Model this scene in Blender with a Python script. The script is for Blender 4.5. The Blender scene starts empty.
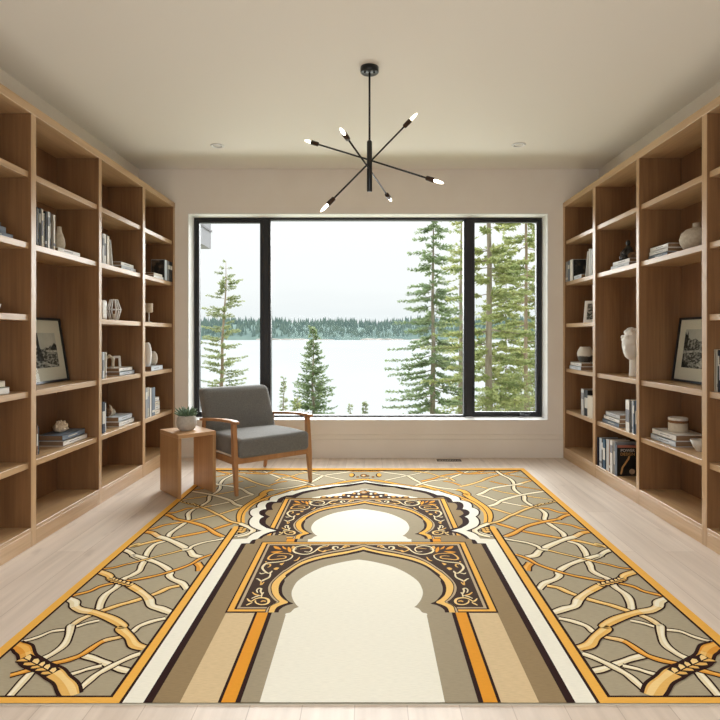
import bpy, math, random
from math import sin, cos, pi, sqrt, radians, atan2
from mathutils import Vector, Matrix
R = random.Random(7)
S = bpy.context.scene
COL = S.collection
F, CX, CY, H = 580.0, 369.0, 336.4, 1.15      # focal length (px of a 720 frame), vanishing point, eye height

# ------------------------------------------------------------------ camera
cam = bpy.data.cameras.new('camera')
cam.sensor_fit = 'HORIZONTAL'; cam.sensor_width = 36.0; cam.lens = F / 720 * 36
cam.shift_x = -(CX - 360) / 720; cam.shift_y = -(360 - CY) / 720
cam.clip_start = 0.05; cam.clip_end = 6000
camo = bpy.data.objects.new('camera', cam); COL.objects.link(camo)
camo.location = (0, 0, H); camo.rotation_euler = (pi / 2, 0, 0)
S.camera = camo

# ------------------------------------------------------------------ sky, sun, added fill lamps, exposure
def lin(c):
    return tuple((x / 255 / 12.92) if x / 255 <= 0.04045 else ((x / 255 + 0.055) / 1.055) ** 2.4 for x in c)

S.view_settings.view_transform = 'Standard'; S.view_settings.look = 'None'
S.view_settings.exposure = 0.14; S.view_settings.gamma = 1.0; S.view_settings.use_curve_mapping = False

W = bpy.data.worlds.new('overcast_sky'); S.world = W; W.use_nodes = True
nt = W.node_tree; nt.nodes.clear()
out = nt.nodes.new('ShaderNodeOutputWorld'); bg = nt.nodes.new('ShaderNodeBackground')
tc = nt.nodes.new('ShaderNodeTexCoord'); sep = nt.nodes.new('ShaderNodeSeparateXYZ')
nt.links.new(tc.outputs['Generated'], sep.inputs[0])
ramp = nt.nodes.new('ShaderNodeValToRGB')        # overcast sky: grey band near the horizon, brighter overhead
el = ramp.color_ramp.elements
el[0].position = 0.0; el[0].color = (0.22, 0.25, 0.22, 1)
el[1].position = 1.0; el[1].color = (3.2, 3.25, 3.35, 1)
for p, c in ((0.497, (0.25, 0.27, 0.26)), (0.503, (0.90, 0.91, 0.915)), (0.513, (0.84, 0.87, 0.885)), (0.528, (0.88, 0.90, 0.91)), (0.540, (0.93, 0.94, 0.945)),
             (0.60, (0.98, 0.985, 0.985)), (0.68, (1.6, 1.63, 1.68))):
    e = el.new(p); e.color = (*c, 1)
mp = nt.nodes.new('ShaderNodeMapRange'); mp.inputs[1].default_value = -1; mp.inputs[2].default_value = 1
nt.links.new(sep.outputs['Z'], mp.inputs[0])
mpp = nt.nodes.new('ShaderNodeMapping'); mpp.inputs['Scale'].default_value = (2.5, 2.5, 16)
nt.links.new(tc.outputs['Generated'], mpp.inputs['Vector'])
noi = nt.nodes.new('ShaderNodeTexNoise'); noi.inputs['Scale'].default_value = 1.6; noi.inputs['Detail'].default_value = 4
nt.links.new(mpp.outputs[0], noi.inputs['Vector'])
ad = nt.nodes.new('ShaderNodeMath'); ad.operation = 'MULTIPLY_ADD'; ad.inputs[1].default_value = 0.03
ad2 = nt.nodes.new('ShaderNodeMath'); ad2.operation = 'SUBTRACT'; ad2.inputs[1].default_value = 0.015
nt.links.new(noi.outputs['Fac'], ad.inputs[0]); nt.links.new(mp.outputs[0], ad.inputs[2])
nt.links.new(ad.outputs[0], ad2.inputs[0])
nt.links.new(ad2.outputs[0], ramp.inputs[0])
nt.links.new(ramp.outputs[0], bg.inputs[0]); bg.inputs[1].default_value = 1.0
nt.links.new(bg.outputs[0], out.inputs[0])

def light(name, kind, energy, loc=(0, 0, 0), rot=(0, 0, 0), color=(1, 1, 1), **kw):
    l = bpy.data.lights.new(name, kind); l.energy = energy; l.color = color
    for k, v in kw.items(): setattr(l, k, v)
    o = bpy.data.objects.new(name, l); COL.objects.link(o); o.location = loc; o.rotation_euler = rot
    return o
# hazy sun behind the cloud, low over the lake: comes in through the window from the right
SUN_E, SUN_EL, SUN_AZ = 10.5, 21, 6
d = Vector((-sin(radians(SUN_AZ)) * cos(radians(SUN_EL)), -cos(radians(SUN_AZ)) * cos(radians(SUN_EL)), -sin(radians(SUN_EL))))
so = light('hazy_sun', 'SUN', SUN_E, (3, 12, 8), color=(0.98, 0.99, 1.0), angle=radians(60))
so.rotation_euler = d.to_track_quat('-Z', 'Y').to_euler()
# added fill lamp, hidden below the sill, brightens the ceiling like lake glare
light('ceiling_fill', 'AREA', 235, (0.0, 9.2, -1.15), (radians(-122), 0, 0), (1.0, 0.985, 0.985), shape='RECTANGLE', size=8, size_y=1.5)
# added fill lamp without fixture over the near floor, above the camera's view
light('overhead_fill', 'AREA', 15, (0.0, 0.9, 2.70), (0, 0, 0), (1.0, 0.985, 0.965), shape='RECTANGLE', size=2.4, size_y=2.6, spread=radians(125))

# added fill lamp in front of the closed rear wall, behind the camera
light('rear_fill', 'AREA', 92, (0.0, -1.62, 1.35), (radians(105), 0, 0), (0.93, 0.97, 1.0), shape='RECTANGLE', size=3.6, size_y=2.0)

# ------------------------------------------------------------------ helpers
MATS = {}
def mat(name, rgb, rough=0.6, spec=0.5, rgb2=None, scale=(20, 20, 20), detail=4, bump=0.0, metal=0.0, emit=None, coat=0.0, contrast=(0.35, 0.65), sheen=0.0):
    """procedural principled material; rgb in 0..255; rgb2 = second colour of a noise"""
    m = bpy.data.materials.new(name); m.use_nodes = True
    n = m.node_tree.nodes; L = m.node_tree.links
    b = n['Principled BSDF']
    b.inputs['Roughness'].default_value = rough; b.inputs['Metallic'].default_value = metal
    b.inputs['Specular IOR Level'].default_value = spec
    b.inputs['Coat Weight'].default_value = coat
    b.inputs['Sheen Weight'].default_value = sheen
    c1 = (*lin(rgb), 1)
    b.inputs['Base Color'].default_value = c1
    if rgb2 is not None or bump:
        t = n.new('ShaderNodeTexCoord'); mp = n.new('ShaderNodeMapping'); mp.inputs['Scale'].default_value = scale
        L.new(t.outputs['Object'], mp.inputs['Vector'])
        no = n.new('ShaderNodeTexNoise'); no.inputs['Scale'].default_value = 1.0; no.inputs['Detail'].default_value = detail
        L.new(mp.outputs[0], no.inputs['Vector'])
        if rgb2 is not None:
            r = n.new('ShaderNodeValToRGB'); r.color_ramp.elements[0].position = contrast[0]; r.color_ramp.elements[1].position = contrast[1]
            r.color_ramp.elements[0].color = c1; r.color_ramp.elements[1].color = (*lin(rgb2), 1)
            L.new(no.outputs['Fac'], r.inputs[0]); L.new(r.outputs[0], b.inputs['Base Color'])
        if bump:
            bu = n.new('ShaderNodeBump'); bu.inputs['Strength'].default_value = bump; bu.inputs['Distance'].default_value = 0.002
            L.new(no.outputs['Fac'], bu.inputs['Height']); L.new(bu.outputs[0], b.inputs['Normal'])
    if emit:
        b.inputs['Emission Color'].default_value = (*emit[:3], 1); b.inputs['Emission Strength'].default_value = emit[3]
    MATS[name] = m
    return m

class MB:
    """collects shapes, then links them as ONE mesh object"""
    def __init__(s): s.v = []; s.f = []; s.m = []; s.sm = []; s.mats = []
    def mi(s, m):
        if m is None: return 0
        if m not in s.mats: s.mats.append(m)
        return s.mats.index(m)
    def add(s, vs, fs, m=None, smooth=False, fn=None):
        o = len(s.v); i = s.mi(m)
        s.v += [tuple(fn(p)) if fn else tuple(p) for p in vs]
        for f in fs: s.f.append(tuple(o + k for k in f)); s.m.append(i); s.sm.append(smooth)
        return s
    def box(s, x0, x1, y0, y1, z0, z1, m=None, fn=None):
        vs = [(x, y, z) for x in (x0, x1) for y in (y0, y1) for z in (z0, z1)]
        fs = [(0, 1, 3, 2), (4, 6, 7, 5), (0, 4, 5, 1), (2, 3, 7, 6), (0, 2, 6, 4), (1, 5, 7, 3)]
        return s.add(vs, fs, m, False, fn)
    def rbox(s, x0, x1, y0, y1, z0, z1, r, m=None, k=3, n=3, fn=None):
        c = Vector(((x0 + x1) / 2, (y0 + y1) / 2, (z0 + z1) / 2)); h = [(x1 - x0) / 2, (y1 - y0) / 2, (z1 - z0) / 2]
        def samp(a):
            l = [-a + r * (1 - cos(pi / 2 * i / k)) if False else -a + r * i / k for i in range(k + 1)]
            mid = [(-a + r) + (2 * a - 2 * r) * i / n for i in range(1, n)]
            return l + mid + [-q for q in reversed(l)]
        ss = [samp(a) for a in h]; idx = {}; vs = []; fs = []
        def vert(p):
            key = tuple(round(q, 6) for q in p)
            if key not in idx:
                q = Vector([max(-h[i] + r, min(h[i] - r, p[i])) for i in range(3)]); d = Vector(p) - q
                if d.length > 1e-9: q = q + d.normalized() * r
                idx[key] = len(vs); vs.append(q + c)
            return idx[key]
        for ax in range(3):
            b, e = (ax + 1) % 3, (ax + 2) % 3
            for sg in (-1, 1):
                for i in range(len(ss[b]) - 1):
                    for j in range(len(ss[e]) - 1):
                        q = []
                        for (ii, jj) in ((i, j), (i + 1, j), (i + 1, j + 1), (i, j + 1)):
                            p = [0, 0, 0]; p[ax] = sg * h[ax]; p[b] = ss[b][ii]; p[e] = ss[e][jj]; q.append(vert(p))
                        if sg < 0: q.reverse()
                        if len(set(q)) > 2: fs.append(tuple(dict.fromkeys(q)))
        return s.add(vs, fs, m, True, fn)
    def tube(s, pts, rad, m=None, n=8, smooth=True, cap=True, fn=None, flat=None):
        """tube along points, rad a number or one per point"""
        P = [Vector(p) for p in pts]; k = len(P)
        rr = rad if isinstance(rad, (list, tuple)) else [rad] * k
        vs = []; fs = []; ref = None
        for i in range(k):
            t = (P[min(i + 1, k - 1)] - P[max(i - 1, 0)])
            if t.length < 1e-9: t = Vector((0, 0, 1))
            t.normalize()
            if ref is None:
                ref = t.orthogonal().normalized()
            ref = (ref - t * ref.dot(t))
            if ref.length < 1e-6: ref = t.orthogonal()
            ref.normalize(); bi = t.cross(ref)
            for j in range(n):
                a = 2 * pi * (j + .5) / n
                vs.append(P[i] + (ref * cos(a) + bi * sin(a)) * rr[i])
        for i in range(k - 1):
            for j in range(n):
                fs.append((i * n + j, i * n + (j + 1) % n, (i + 1) * n + (j + 1) % n, (i + 1) * n + j))
        if cap:
            fs.append(tuple(range(n - 1, -1, -1))); fs.append(tuple((k - 1) * n + j for j in range(n)))
        return s.add(vs, fs, m, smooth, fn)
    def lathe(s, prof, c=(0, 0, 0), m=None, n=24, smooth=True, fn=None):
        """prof: list of (r, z) from bottom to top"""
        vs = []; fs = []; k = len(prof)
        for (r, z) in prof:
            for j in range(n):
                a = 2 * pi * j / n; vs.append((c[0] + r * cos(a), c[1] + r * sin(a), c[2] + z))
        for i in range(k - 1):
            for j in range(n):
                fs.append((i * n + j, i * n + (j + 1) % n, (i + 1) * n + (j + 1) % n, (i + 1) * n + j))
        if prof[0][0] > 1e-5: fs.append(tuple(range(n - 1, -1, -1)))
        if prof[-1][0] > 1e-5: fs.append(tuple((k - 1) * n + j for j in range(n)))
        return s.add(vs, fs, m, smooth, fn)
    def ball(s, c, r, m=None, nu=16, nv=10, fn=None):
        rx, ry, rz = r if isinstance(r, (tuple, list)) else (r, r, r)
        vs = []; fs = []
        for i in range(nv + 1):
            t = pi * i / nv
            for j in range(nu):
                a = 2 * pi * j / nu
                vs.append((c[0] + rx * sin(t) * cos(a), c[1] + ry * sin(t) * sin(a), c[2] - rz * cos(t)))
        for i in range(nv):
            for j in range(nu):
                fs.append((i * nu + j, i * nu + (j + 1) % nu, (i + 1) * nu + (j + 1) % nu, (i + 1) * nu + j))
        return s.add(vs, fs, m, True, fn)
    def prism(s, poly, a, b, axis, m=None, fn=None, smooth=False):
        """poly in the two other axes (cyclic order), extruded along axis from a to b"""
        n = len(poly); vs = []
        for h in (a, b):
            for (p, q) in poly:
                vs.append({'x': (h, p, q), 'y': (p, h, q), 'z': (p, q, h)}[axis])
        fs = [tuple(range(n - 1, -1, -1)), tuple(range(n, 2 * n))] + [(i, (i + 1) % n, n + (i + 1) % n, n + i) for i in range(n)]
        return s.add(vs, fs, m, smooth, fn)
    def build(s, name, parent=None, m=None, bevel=0.0, seg=2, origin=None, recalc=True):
        """vertices are given in the parent's own space (or world space when origin is given)"""
        me = bpy.data.meshes.new(name)
        vs = s.v
        if origin is not None: vs = [(x - origin[0], y - origin[1], z - origin[2]) for (x, y, z) in vs]
        me.from_pydata(vs, [], s.f)
        for q in (s.mats or [m]):
            if q is not None: me.materials.append(q)
        if s.mats: me.polygons.foreach_set('material_index', s.m)
        me.polygons.foreach_set('use_smooth', s.sm)
        if recalc:
            import bmesh
            bm = bmesh.new(); bm.from_mesh(me); bmesh.ops.recalc_face_normals(bm, faces=bm.faces); bm.to_mesh(me); bm.free()
        me.update()
        o = bpy.data.objects.new(name, me); COL.objects.link(o)
        if parent is not None: o.parent = parent
        if bevel:
            b = o.modifiers.new('bevel', 'BEVEL'); b.width = bevel; b.segments = seg; b.limit_method = 'ANGLE'
        return o

def tag(o, label, cat, group=None, kind=None):
    if label: o['label'] = label
    if cat: o['category'] = cat
    if group: o['group'] = group
    if kind: o['kind'] = kind
    return o
def empty(name, loc=(0, 0, 0), rz=0.0, label=None, cat=None, group=None):
    o = bpy.data.objects.new(name, None); o.empty_display_size = 0.05; COL.objects.link(o)
    o.location = loc; o.rotation_euler = (0, 0, rz)
    return tag(o, label, cat, group)
def struct(o, label=None):
    o['kind'] = 'structure'
    if label: o['label'] = label
    return o
def crom(pts, n=6):
    """Catmull-Rom through points of any dimension"""
    out = []; k = len(pts)
    for i in range(k - 1):
        p0 = pts[max(i - 1, 0)]; p1 = pts[i]; p2 = pts[i + 1]; p3 = pts[min(i + 2, k - 1)]
        for j in range(n):
            t = j / n
            out.append(tuple(0.5 * (2 * b + (c - a) * t + (2 * a - 5 * b + 4 * c - d) * t * t + (3 * b - a - 3 * c + d) * t ** 3)
                             for a, b, c, d in zip(p0, p1, p2, p3)))
    out.append(tuple(pts[-1]))
    return out
# ------------------------------------------------------------------ materials of the room
M_wall = mat('wall_paint', (238, 230, 219), 0.75, 0.25, (235, 226, 214), (3, 3, 3))
M_ceil = mat('ceiling_paint', (238, 233, 224), 0.85, 0.2)
M_white = mat('white_trim_paint', (240, 239, 236), 0.5, 0.35)
M_black = mat('black_window_frame', (22, 22, 24), 0.42, 0.5, (28, 28, 30), (30, 30, 30))
M_blackmetal = mat('black_metal', (14, 14, 15), 0.35, 0.5)

def wood(name, dark, light, axis, rough=0.42, fine=70.0, spec=0.5):
    m = bpy.data.materials.new(name); m.use_nodes = True
    n = m.node_tree.nodes; L = m.node_tree.links; b = n['Principled BSDF']
    b.inputs['Roughness'].default_value = rough; b.inputs['Specular IOR Level'].default_value = spec
    t = n.new('ShaderNodeTexCoord')
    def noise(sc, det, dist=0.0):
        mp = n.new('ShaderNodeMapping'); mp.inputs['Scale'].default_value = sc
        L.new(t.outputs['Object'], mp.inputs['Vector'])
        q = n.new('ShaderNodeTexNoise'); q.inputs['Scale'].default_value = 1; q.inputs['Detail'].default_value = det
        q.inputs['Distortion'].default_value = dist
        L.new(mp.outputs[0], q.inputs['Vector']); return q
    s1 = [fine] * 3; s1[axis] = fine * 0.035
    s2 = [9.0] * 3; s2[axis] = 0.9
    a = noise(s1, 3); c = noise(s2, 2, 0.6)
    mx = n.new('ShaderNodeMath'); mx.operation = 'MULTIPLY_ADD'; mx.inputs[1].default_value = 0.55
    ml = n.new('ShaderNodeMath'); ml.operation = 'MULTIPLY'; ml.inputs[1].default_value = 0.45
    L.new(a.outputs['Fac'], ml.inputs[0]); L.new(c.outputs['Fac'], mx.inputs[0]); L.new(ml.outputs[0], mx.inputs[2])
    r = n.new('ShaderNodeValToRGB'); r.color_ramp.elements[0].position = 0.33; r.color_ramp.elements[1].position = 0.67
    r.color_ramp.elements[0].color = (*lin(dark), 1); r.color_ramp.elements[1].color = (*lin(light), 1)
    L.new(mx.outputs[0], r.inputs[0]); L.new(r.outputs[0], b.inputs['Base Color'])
    return m
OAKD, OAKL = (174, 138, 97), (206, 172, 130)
M_oakZ = wood('oak_shaded_grain', (118, 83, 51), (150, 111, 73), 2, .34, 70, .75)  # shade of the bookcase interior put into the colour of uprights and back
M_oakE = wood('oak_lit_edge', OAKD, OAKL, 2, .34, 70, .75)  # paler copy of the upright oak, lit by colour for the front edges
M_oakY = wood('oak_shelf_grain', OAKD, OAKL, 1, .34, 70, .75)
M_tabZ = wood('oak_table_grain', (172, 128, 84), (194, 152, 106), 2)
M_tabX = wood('oak_table_top_grain', (186, 142, 98), (206, 164, 120), 0)
M_chairwood = wood('warm_oak_chair_grain', (168, 116, 72), (192, 142, 94), 2, 0.4, 60)

# floor planks run away from the camera
mf = bpy.data.materials.new('pale_oak_planks'); mf.use_nodes = True
n = mf.node_tree.nodes; L = mf.node_tree.links; b = n['Principled BSDF']
t = n.new('ShaderNodeTexCoord'); sp = n.new('ShaderNodeSeparateXYZ'); cb = n.new('ShaderNodeCombineXYZ')
L.new(t.outputs['Object'], sp.inputs[0])
ax = n.new('ShaderNodeMath'); ax.operation = 'ADD'; ax.inputs[1].default_value = 0.0444 + 0.163 * 40
L.new(sp.outputs['X'], ax.inputs[0]); L.new(sp.outputs['Y'], cb.inputs['X']); L.new(ax.outputs[0], cb.inputs['Y'])
br = n.new('ShaderNodeTexBrick'); br.offset = 0.37; br.offset_frequency = 2
br.inputs['Scale'].default_value = 1; br.inputs['Brick Width'].default_value = 1.9; br.inputs['Row Height'].default_value = 0.163
br.inputs['Mortar Size'].default_value = 0.0016; br.inputs['Mortar Smooth'].default_value = 0.3
br.inputs['Color1'].default_value = (*lin((226, 212, 197)), 1); br.inputs['Color2'].default_value = (*lin((214, 198, 182)), 1)
br.inputs['Mortar'].default_value = (*lin((190, 172, 155)), 1)
L.new(cb.outputs[0], br.inputs['Vector'])
mp = n.new('ShaderNodeMapping'); mp.inputs['Scale'].default_value = (26, 1.3, 26); L.new(t.outputs['Object'], mp.inputs['Vector'])
no = n.new('ShaderNodeTexNoise'); no.inputs['Scale'].default_value = 1; no.inputs['Detail'].default_value = 5; L.new(mp.outputs[0], no.inputs['Vector'])
mp2 = n.new('ShaderNodeMapping'); mp2.inputs['Scale'].default_value = (7, 2.2, 7); L.new(t.outputs['Object'], mp2.inputs['Vector'])
no2 = n.new('ShaderNodeTexNoise'); no2.inputs['Scale'].default_value = 1; no2.inputs['Detail'].default_value = 3; L.new(mp2.outputs[0], no2.inputs['Vector'])
r1 = n.new('ShaderNodeValToRGB'); r1.color_ramp.elements[0].position = 0.3; r1.color_ramp.elements[1].position = 0.7
r1.color_ramp.elements[0].color = (0.86, 0.84, 0.82, 1); r1.color_ramp.elements[1].color = (1.04, 1.03, 1.02, 1)
L.new(no.outputs['Fac'], r1.inputs[0])
r2 = n.new('ShaderNodeValToRGB'); r2.color_ramp.elements[0].position = 0.24; r2.color_ramp.elements[1].position = 0.36
r2.color_ramp.elements[0].color = (0.72, 0.68, 0.66, 1); r2.color_ramp.elements[1].color = (1, 1, 1, 1)
L.new(no2.outputs['Fac'], r2.inputs[0])
def mul(a, bb):
    q = n.new('ShaderNodeMix'); q.data_type = 'RGBA'; q.blend_type = 'MULTIPLY'; q.inputs[0].default_value = 1
    L.new(a, q.inputs[6]); L.new(bb, q.inputs[7]); return q.outputs[2]
L.new(mul(mul(br.outputs['Color'], r1.outputs[0]), r2.outputs[0]), b.inputs['Base Color'])
b.inputs['Roughness'].default_value = 0.38; b.inputs['Specular IOR Level'].default_value = 0.4
M_floor = mf

# thin clear glass
mg = bpy.data.materials.new('window_glass'); mg.use_nodes = True
n = mg.node_tree.nodes; L = mg.node_tree.links; n.remove(n['Principled BSDF'])
tr = n.new('ShaderNodeBsdfTransparent'); gl = n.new('ShaderNodeBsdfGlossy'); gl.inputs['Roughness'].default_value = 0.02
tr.inputs[0].default_value = (0.97, 0.985, 0.98, 1)
fr = n.new('ShaderNodeFresnel'); fr.inputs[0].default_value = 1.13
ge = n.new('ShaderNodeNewGeometry'); iv = n.new('ShaderNodeMath'); iv.operation = 'SUBTRACT'; iv.inputs[0].default_value = 1.0
L.new(ge.outputs['Backfacing'], iv.inputs[1]); fm = n.new('ShaderNodeMath'); fm.operation = 'MULTIPLY'
L.new(fr.outputs[0], fm.inputs[0]); L.new(iv.outputs[0], fm.inputs[1])
ms = n.new('ShaderNodeMixShader'); L.new(fm.outputs[0], ms.inputs[0]); L.new(tr.outputs[0], ms.inputs[1]); L.new(gl.outputs[0], ms.inputs[2])
L.new(ms.outputs[0], n['Material Output'].inputs[0])
M_glass = mg

# ------------------------------------------------------------------ room shell
YB, XW, ZC, YR = 5.508, 2.185, 2.74, -1.7
struct(MB().box(-2.6, 2.6, YR, YB + .30, -.12, 0).build('floor', m=M_floor))
struct(MB().box(-XW - .15, XW + .15, YR, YB + .30, ZC, ZC + .14).build('ceiling', m=M_ceil))
struct(MB().box(-XW - .15, -XW, YR, YB + .30, 0, ZC).build('wall_left', m=M_wall))
struct(MB().box(XW, XW + .15, YR, YB + .30, 0, ZC).build('wall_right', m=M_wall))
wx0, wx1, wz0, wz1 = -1.719, 1.700, 0.353, 2.317
w = MB()
w.box(-XW, wx0, YB, YB + .30, 0, ZC); w.box(wx1, XW, YB, YB + .30, 0, ZC)
w.box(wx0, wx1, YB, YB + .30, 0, wz0); w.box(wx0, wx1, YB, YB + .30, wz1, ZC)
struct(w.build('wall_back', m=M_wall))
# rear wall, behind the camera
struct(MB().box(-XW, XW, YR - .2, YR, 0, ZC).build('wall_rear', m=mat('rear_wall_panel', (96, 82, 68), .7, .2)))
# white lining of the window reveal, a little proud of the wall
t_ = .006; yf = 5.668
w = MB()
w.box(wx0, wx0 + t_, YB - .003, yf, wz0, wz1); w.box(wx1 - t_, wx1, YB - .003, yf, wz0, wz1)
w.box(wx0, wx1, YB - .003, yf, wz0, wz0 + t_); w.box(wx0, wx1, YB - .003, yf, wz1 - t_, wz1)
struct(w.build('trim_1', m=M_white))
# baseboard with a shadow gap and bead at its top
w = MB()
w.prism([(YB, 0), (YB - .016, 0), (YB - .016, .168), (YB - .010, .174), (YB, .174)], -1.84, 1.84, 'x')
w.prism([(YB, .205), (YB - .006, .208), (YB - .006, .218), (YB, .221)], -1.84, 1.84, 'x')
struct(w.build('baseboard_back', m=M_wall))

# ------------------------------------------------------------------ window
def wxp(x, Y=yf): return (x - CX) * Y / F
def wzp(y, Y=yf): return H - (y - CY) * Y / F
win = struct(empty('window_1', ((wx0 + wx1) / 2, yf, wz0)))
wo = win.location
e = .003
a0, a1 = wx0 + t_ + e, wx1 - t_ - e; z0, z1 = wz0 + t_ + e, wz1 - t_ - e
gl_, m0, m1, c1_, m2, m3, gr_ = [wxp(q) for q in (198.9, 260, 270.8, 271.6, 463.8, 474.7, 536.7)]
w = MB()
ft = wzp(220); fb = wzp(415.2)
w.box(a0, a1, yf, yf + .075, ft, z1); w.box(a0, a1, yf, yf + .075, z0, fb)
w.box(a0, wxp(196), yf, yf + .075, fb, ft); w.box(wxp(540), a1, yf, yf + .075, fb, ft)
w.build('outer_frame', win, M_black, .004, origin=wo)
for (p, q) in ((m0, m1), (m2, m3)):
    mm = MB(); mm.box(p, q, yf - .004, yf + .075, fb, ft)
    mm.box(p + .035 if p < 0 else p + .02, (q - .02) if p < 0 else q - .035, yf - .010, yf, fb, ft)
    mm.build('mullion', win, M_black, .003, origin=wo)
def casement(xa, xb, ga, gb, gt, gb_):
    s = MB()
    s.box(xa, ga, yf + .012, yf + .062, fb, ft); s.box(gb, xb, yf + .012, yf + .062, fb, ft)
    s.box(ga, gb, yf + .012, yf + .062, gt, ft); s.box(ga, gb, yf + .012, yf + .062, fb, gb_)
    o = s.build('casement_sash', win, M_black, .003, origin=wo)
    MB().box(ga - .005, gb + .005, yf + .034, yf + .038, gb_ - .005, gt + .005).build('glass_pane', win, M_glass, origin=wo)
    return o
casement(wxp(196), m0, gl_, m0 - .001, wzp(222.6), wzp(412))
casement(m3, wxp(540), m3 + .001, gr_, wzp(222), wzp(412))
MB().box(m1, m2, yf + .034, yf + .038, fb, ft).build('glass_pane', win, M_glass, origin=wo)
# crank handle at the foot of the right casement, lock lever on its mullion
M_handle = mat('dark_handle_metal', (40, 40, 42), 0.25, 0.6, metal=0.6)
w = MB(); hx = wxp(524); hz = wzp(414)
w.rbox(hx - .055, hx + .05, yf - .03, yf, hz - .022, hz - .004, .006)
w.tube([(hx - .045, yf - .03, hz), (hx - .02, yf - .036, hz + .01), (hx + .03, yf - .036, hz + .008), (hx + .06, yf - .03, hz + .004)], .006)
w.ball((hx - .045, yf - .034, hz), .010)
w.build('crank_handle', win, M_handle, origin=wo)
w = MB(); lx = wxp(473.2); w.rbox(lx - .006, lx + .006, yf - .03, yf - .004, wzp(396), wzp(382), .004)
w.build('lock_lever', win, M_handle, origin=wo)

# ------------------------------------------------------------------ bookcases
UP = [(-.06, -.015), (.765, .81), (1.555, 1.60), (2.35, 2.395), (3.164, 3.211), (3.958, 3.998), (4.723, 4.776), (5.462, 5.506)]
ROWS = [.462, .850, 1.270, 1.662, 2.050]
XF, XS, XK, ZT, TH = 1.842, 1.857, 2.13, 2.416, .034
def bookcase(s, label, skip):
    r = empty('bookcase', (s * 2.0, 2.75, 0), 0, label, 'bookcase'); o = r.location
    def bx(name, xa, xb, y0, y1, z0, z1, m):
        a, b = sorted((s * xa, s * xb)); MB().box(a, b, y0, y1, z0, z1).build(name, r, m, .0015, 1, origin=o)
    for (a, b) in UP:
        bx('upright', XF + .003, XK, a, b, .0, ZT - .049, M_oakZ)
        bx('lit_edge_strip', XF, XF + .003, a, b, .0, ZT - .049, M_oakE)      # added pale strip: window light on the upright's edge, put into the colour
    bx('top_panel', XF - .001, XK + .02, UP[0][0], UP[-1][1], ZT - .049, ZT, M_oakY)
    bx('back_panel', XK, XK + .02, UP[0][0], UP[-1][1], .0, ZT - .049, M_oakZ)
    for i in range(len(UP) - 1):
        y0, y1 = UP[i][1], UP[i + 1][0]
        bx('plinth', XF + .001, XF + .02, y0, y1, 0, .105 - .02, M_oakY)
        bx('bottom_shelf', XF + .001, XK, y0, y1, .085, .105, M_oakY)
        for k, z in enumerate(ROWS):
            if (i, k) in skip: continue
            bx('shelf', XS, XK, y0, y1, z - TH, z, M_oakY)
    return r
bookcase(-1, 'tall oak bookcase along the left wall, beside the armchair and side table', {(4, 2)})
bookcase(1, 'tall oak bookcase along the right wall, holding the white bust', {(5, 2), (4, 2)})

# ------------------------------------------------------------------ floor vent, ceiling spots
M_vent = mat('bronze_vent', (58, 44, 34), 0.5, 0.4)
vx0, vx1 = (437 - CX) * 5.375 / F, (461 - CX) * 5.375 / F
v = MB(); v.box(vx0, vx1, 5.335, 5.343, 0, .004); v.box(vx0, vx1, 5.407, 5.415, 0, .004)
v.box(vx0, vx0 + .008, 5.343, 5.407, 0, .004); v.box(vx1 - .008, vx1, 5.343, 5.407, 0, .004)
for k in range(14):
    x = vx0 + .012 + k * (vx1 - vx0 - .024) / 13; v.box(x - .003, x + .003, 5.343, 5.407, 0.0005, .0032)
tag(v.build('floor_vent', m=M_vent), 'narrow dark bronze vent grille set in the floor below the window', 'vent')
M_spot = mat('recessed_lamp_lens', (205, 200, 188), 0.4)
M_baffle = mat('grey_baffle', (120, 114, 104), 0.6)
for (x, y, lab) in ((217.5, 145.5, 'small recessed ceiling spotlight above the left bookcase side of the window'),
                    (518.5, 144.5, 'small recessed ceiling spotlight toward the right bookcase')):
    Y = F * (ZC - H) / (CY - y); X = (x - CX) * Y / F
    r = empty('recessed_spotlight', (X, Y, ZC), 0, lab, 'ceiling light', None)
    MB().lathe([(.038, -.001), (.056, -.0015), (.058, -.005), (.052, -.009), (.040, -.010), (.038, -.001)], (0, 0, 0)).build('trim_ring', r, M_white)
    MB().lathe([(.030, -.004), (.0385, -.001)], (0, 0, 0)).build('baffle', r, M_baffle)
    MB().lathe([(.001, -.0062), (.024, -.006), (.030, -.004)], (0, 0, 0)).build('lens', r, M_spot)
# ------------------------------------------------------------------ armchair (local axes: x to the chair's left, -y its front)
M_fab = mat('charcoal_weave', (136, 134, 129), 0.95, 0.15, (92, 91, 88), (260, 260, 260), 3, 0.4, contrast=(0.3, 0.7), sheen=0.25)
RUGZ = 0.005
ch = empty('armchair', (-.950, 4.158, RUGZ), radians(39.3), 'grey upholstered armchair with oak frame and open arms, by the window', 'armchair')
cw, cd = .632, .703
def taper(pts, wd, m=None):
    """square-section bar through points; wd = (half x, half y) per point"""
    mb = MB(); vs = []; fs = []
    for (p, (a, b)) in zip(pts, wd):
        vs += [(p[0] - a, p[1] - b, p[2]), (p[0] + a, p[1] - b, p[2]), (p[0] + a, p[1] + b, p[2]), (p[0] - a, p[1] + b, p[2])]
    k = len(pts)
    for i in range(k - 1):
        for j in range(4): fs.append((i * 4 + j, i * 4 + (j + 1) % 4, i * 4 + 4 + (j + 1) % 4, i * 4 + 4 + j))
    fs += [(3, 2, 1, 0), tuple((k - 1) * 4 + j for j in range(4))]
    mb.add(vs, fs, m); return mb
for x in (0, cw):      # front legs run up to the arms, leaning back slightly
    taper([(x, 0, 0), (x, .022, .22), (x, .03, .30), (x, .045, .515)], [(.011, .013), (.017, .021), (.017, .023), (.015, .020)]).build('front_leg', ch, M_chairwood, .004)
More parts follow.
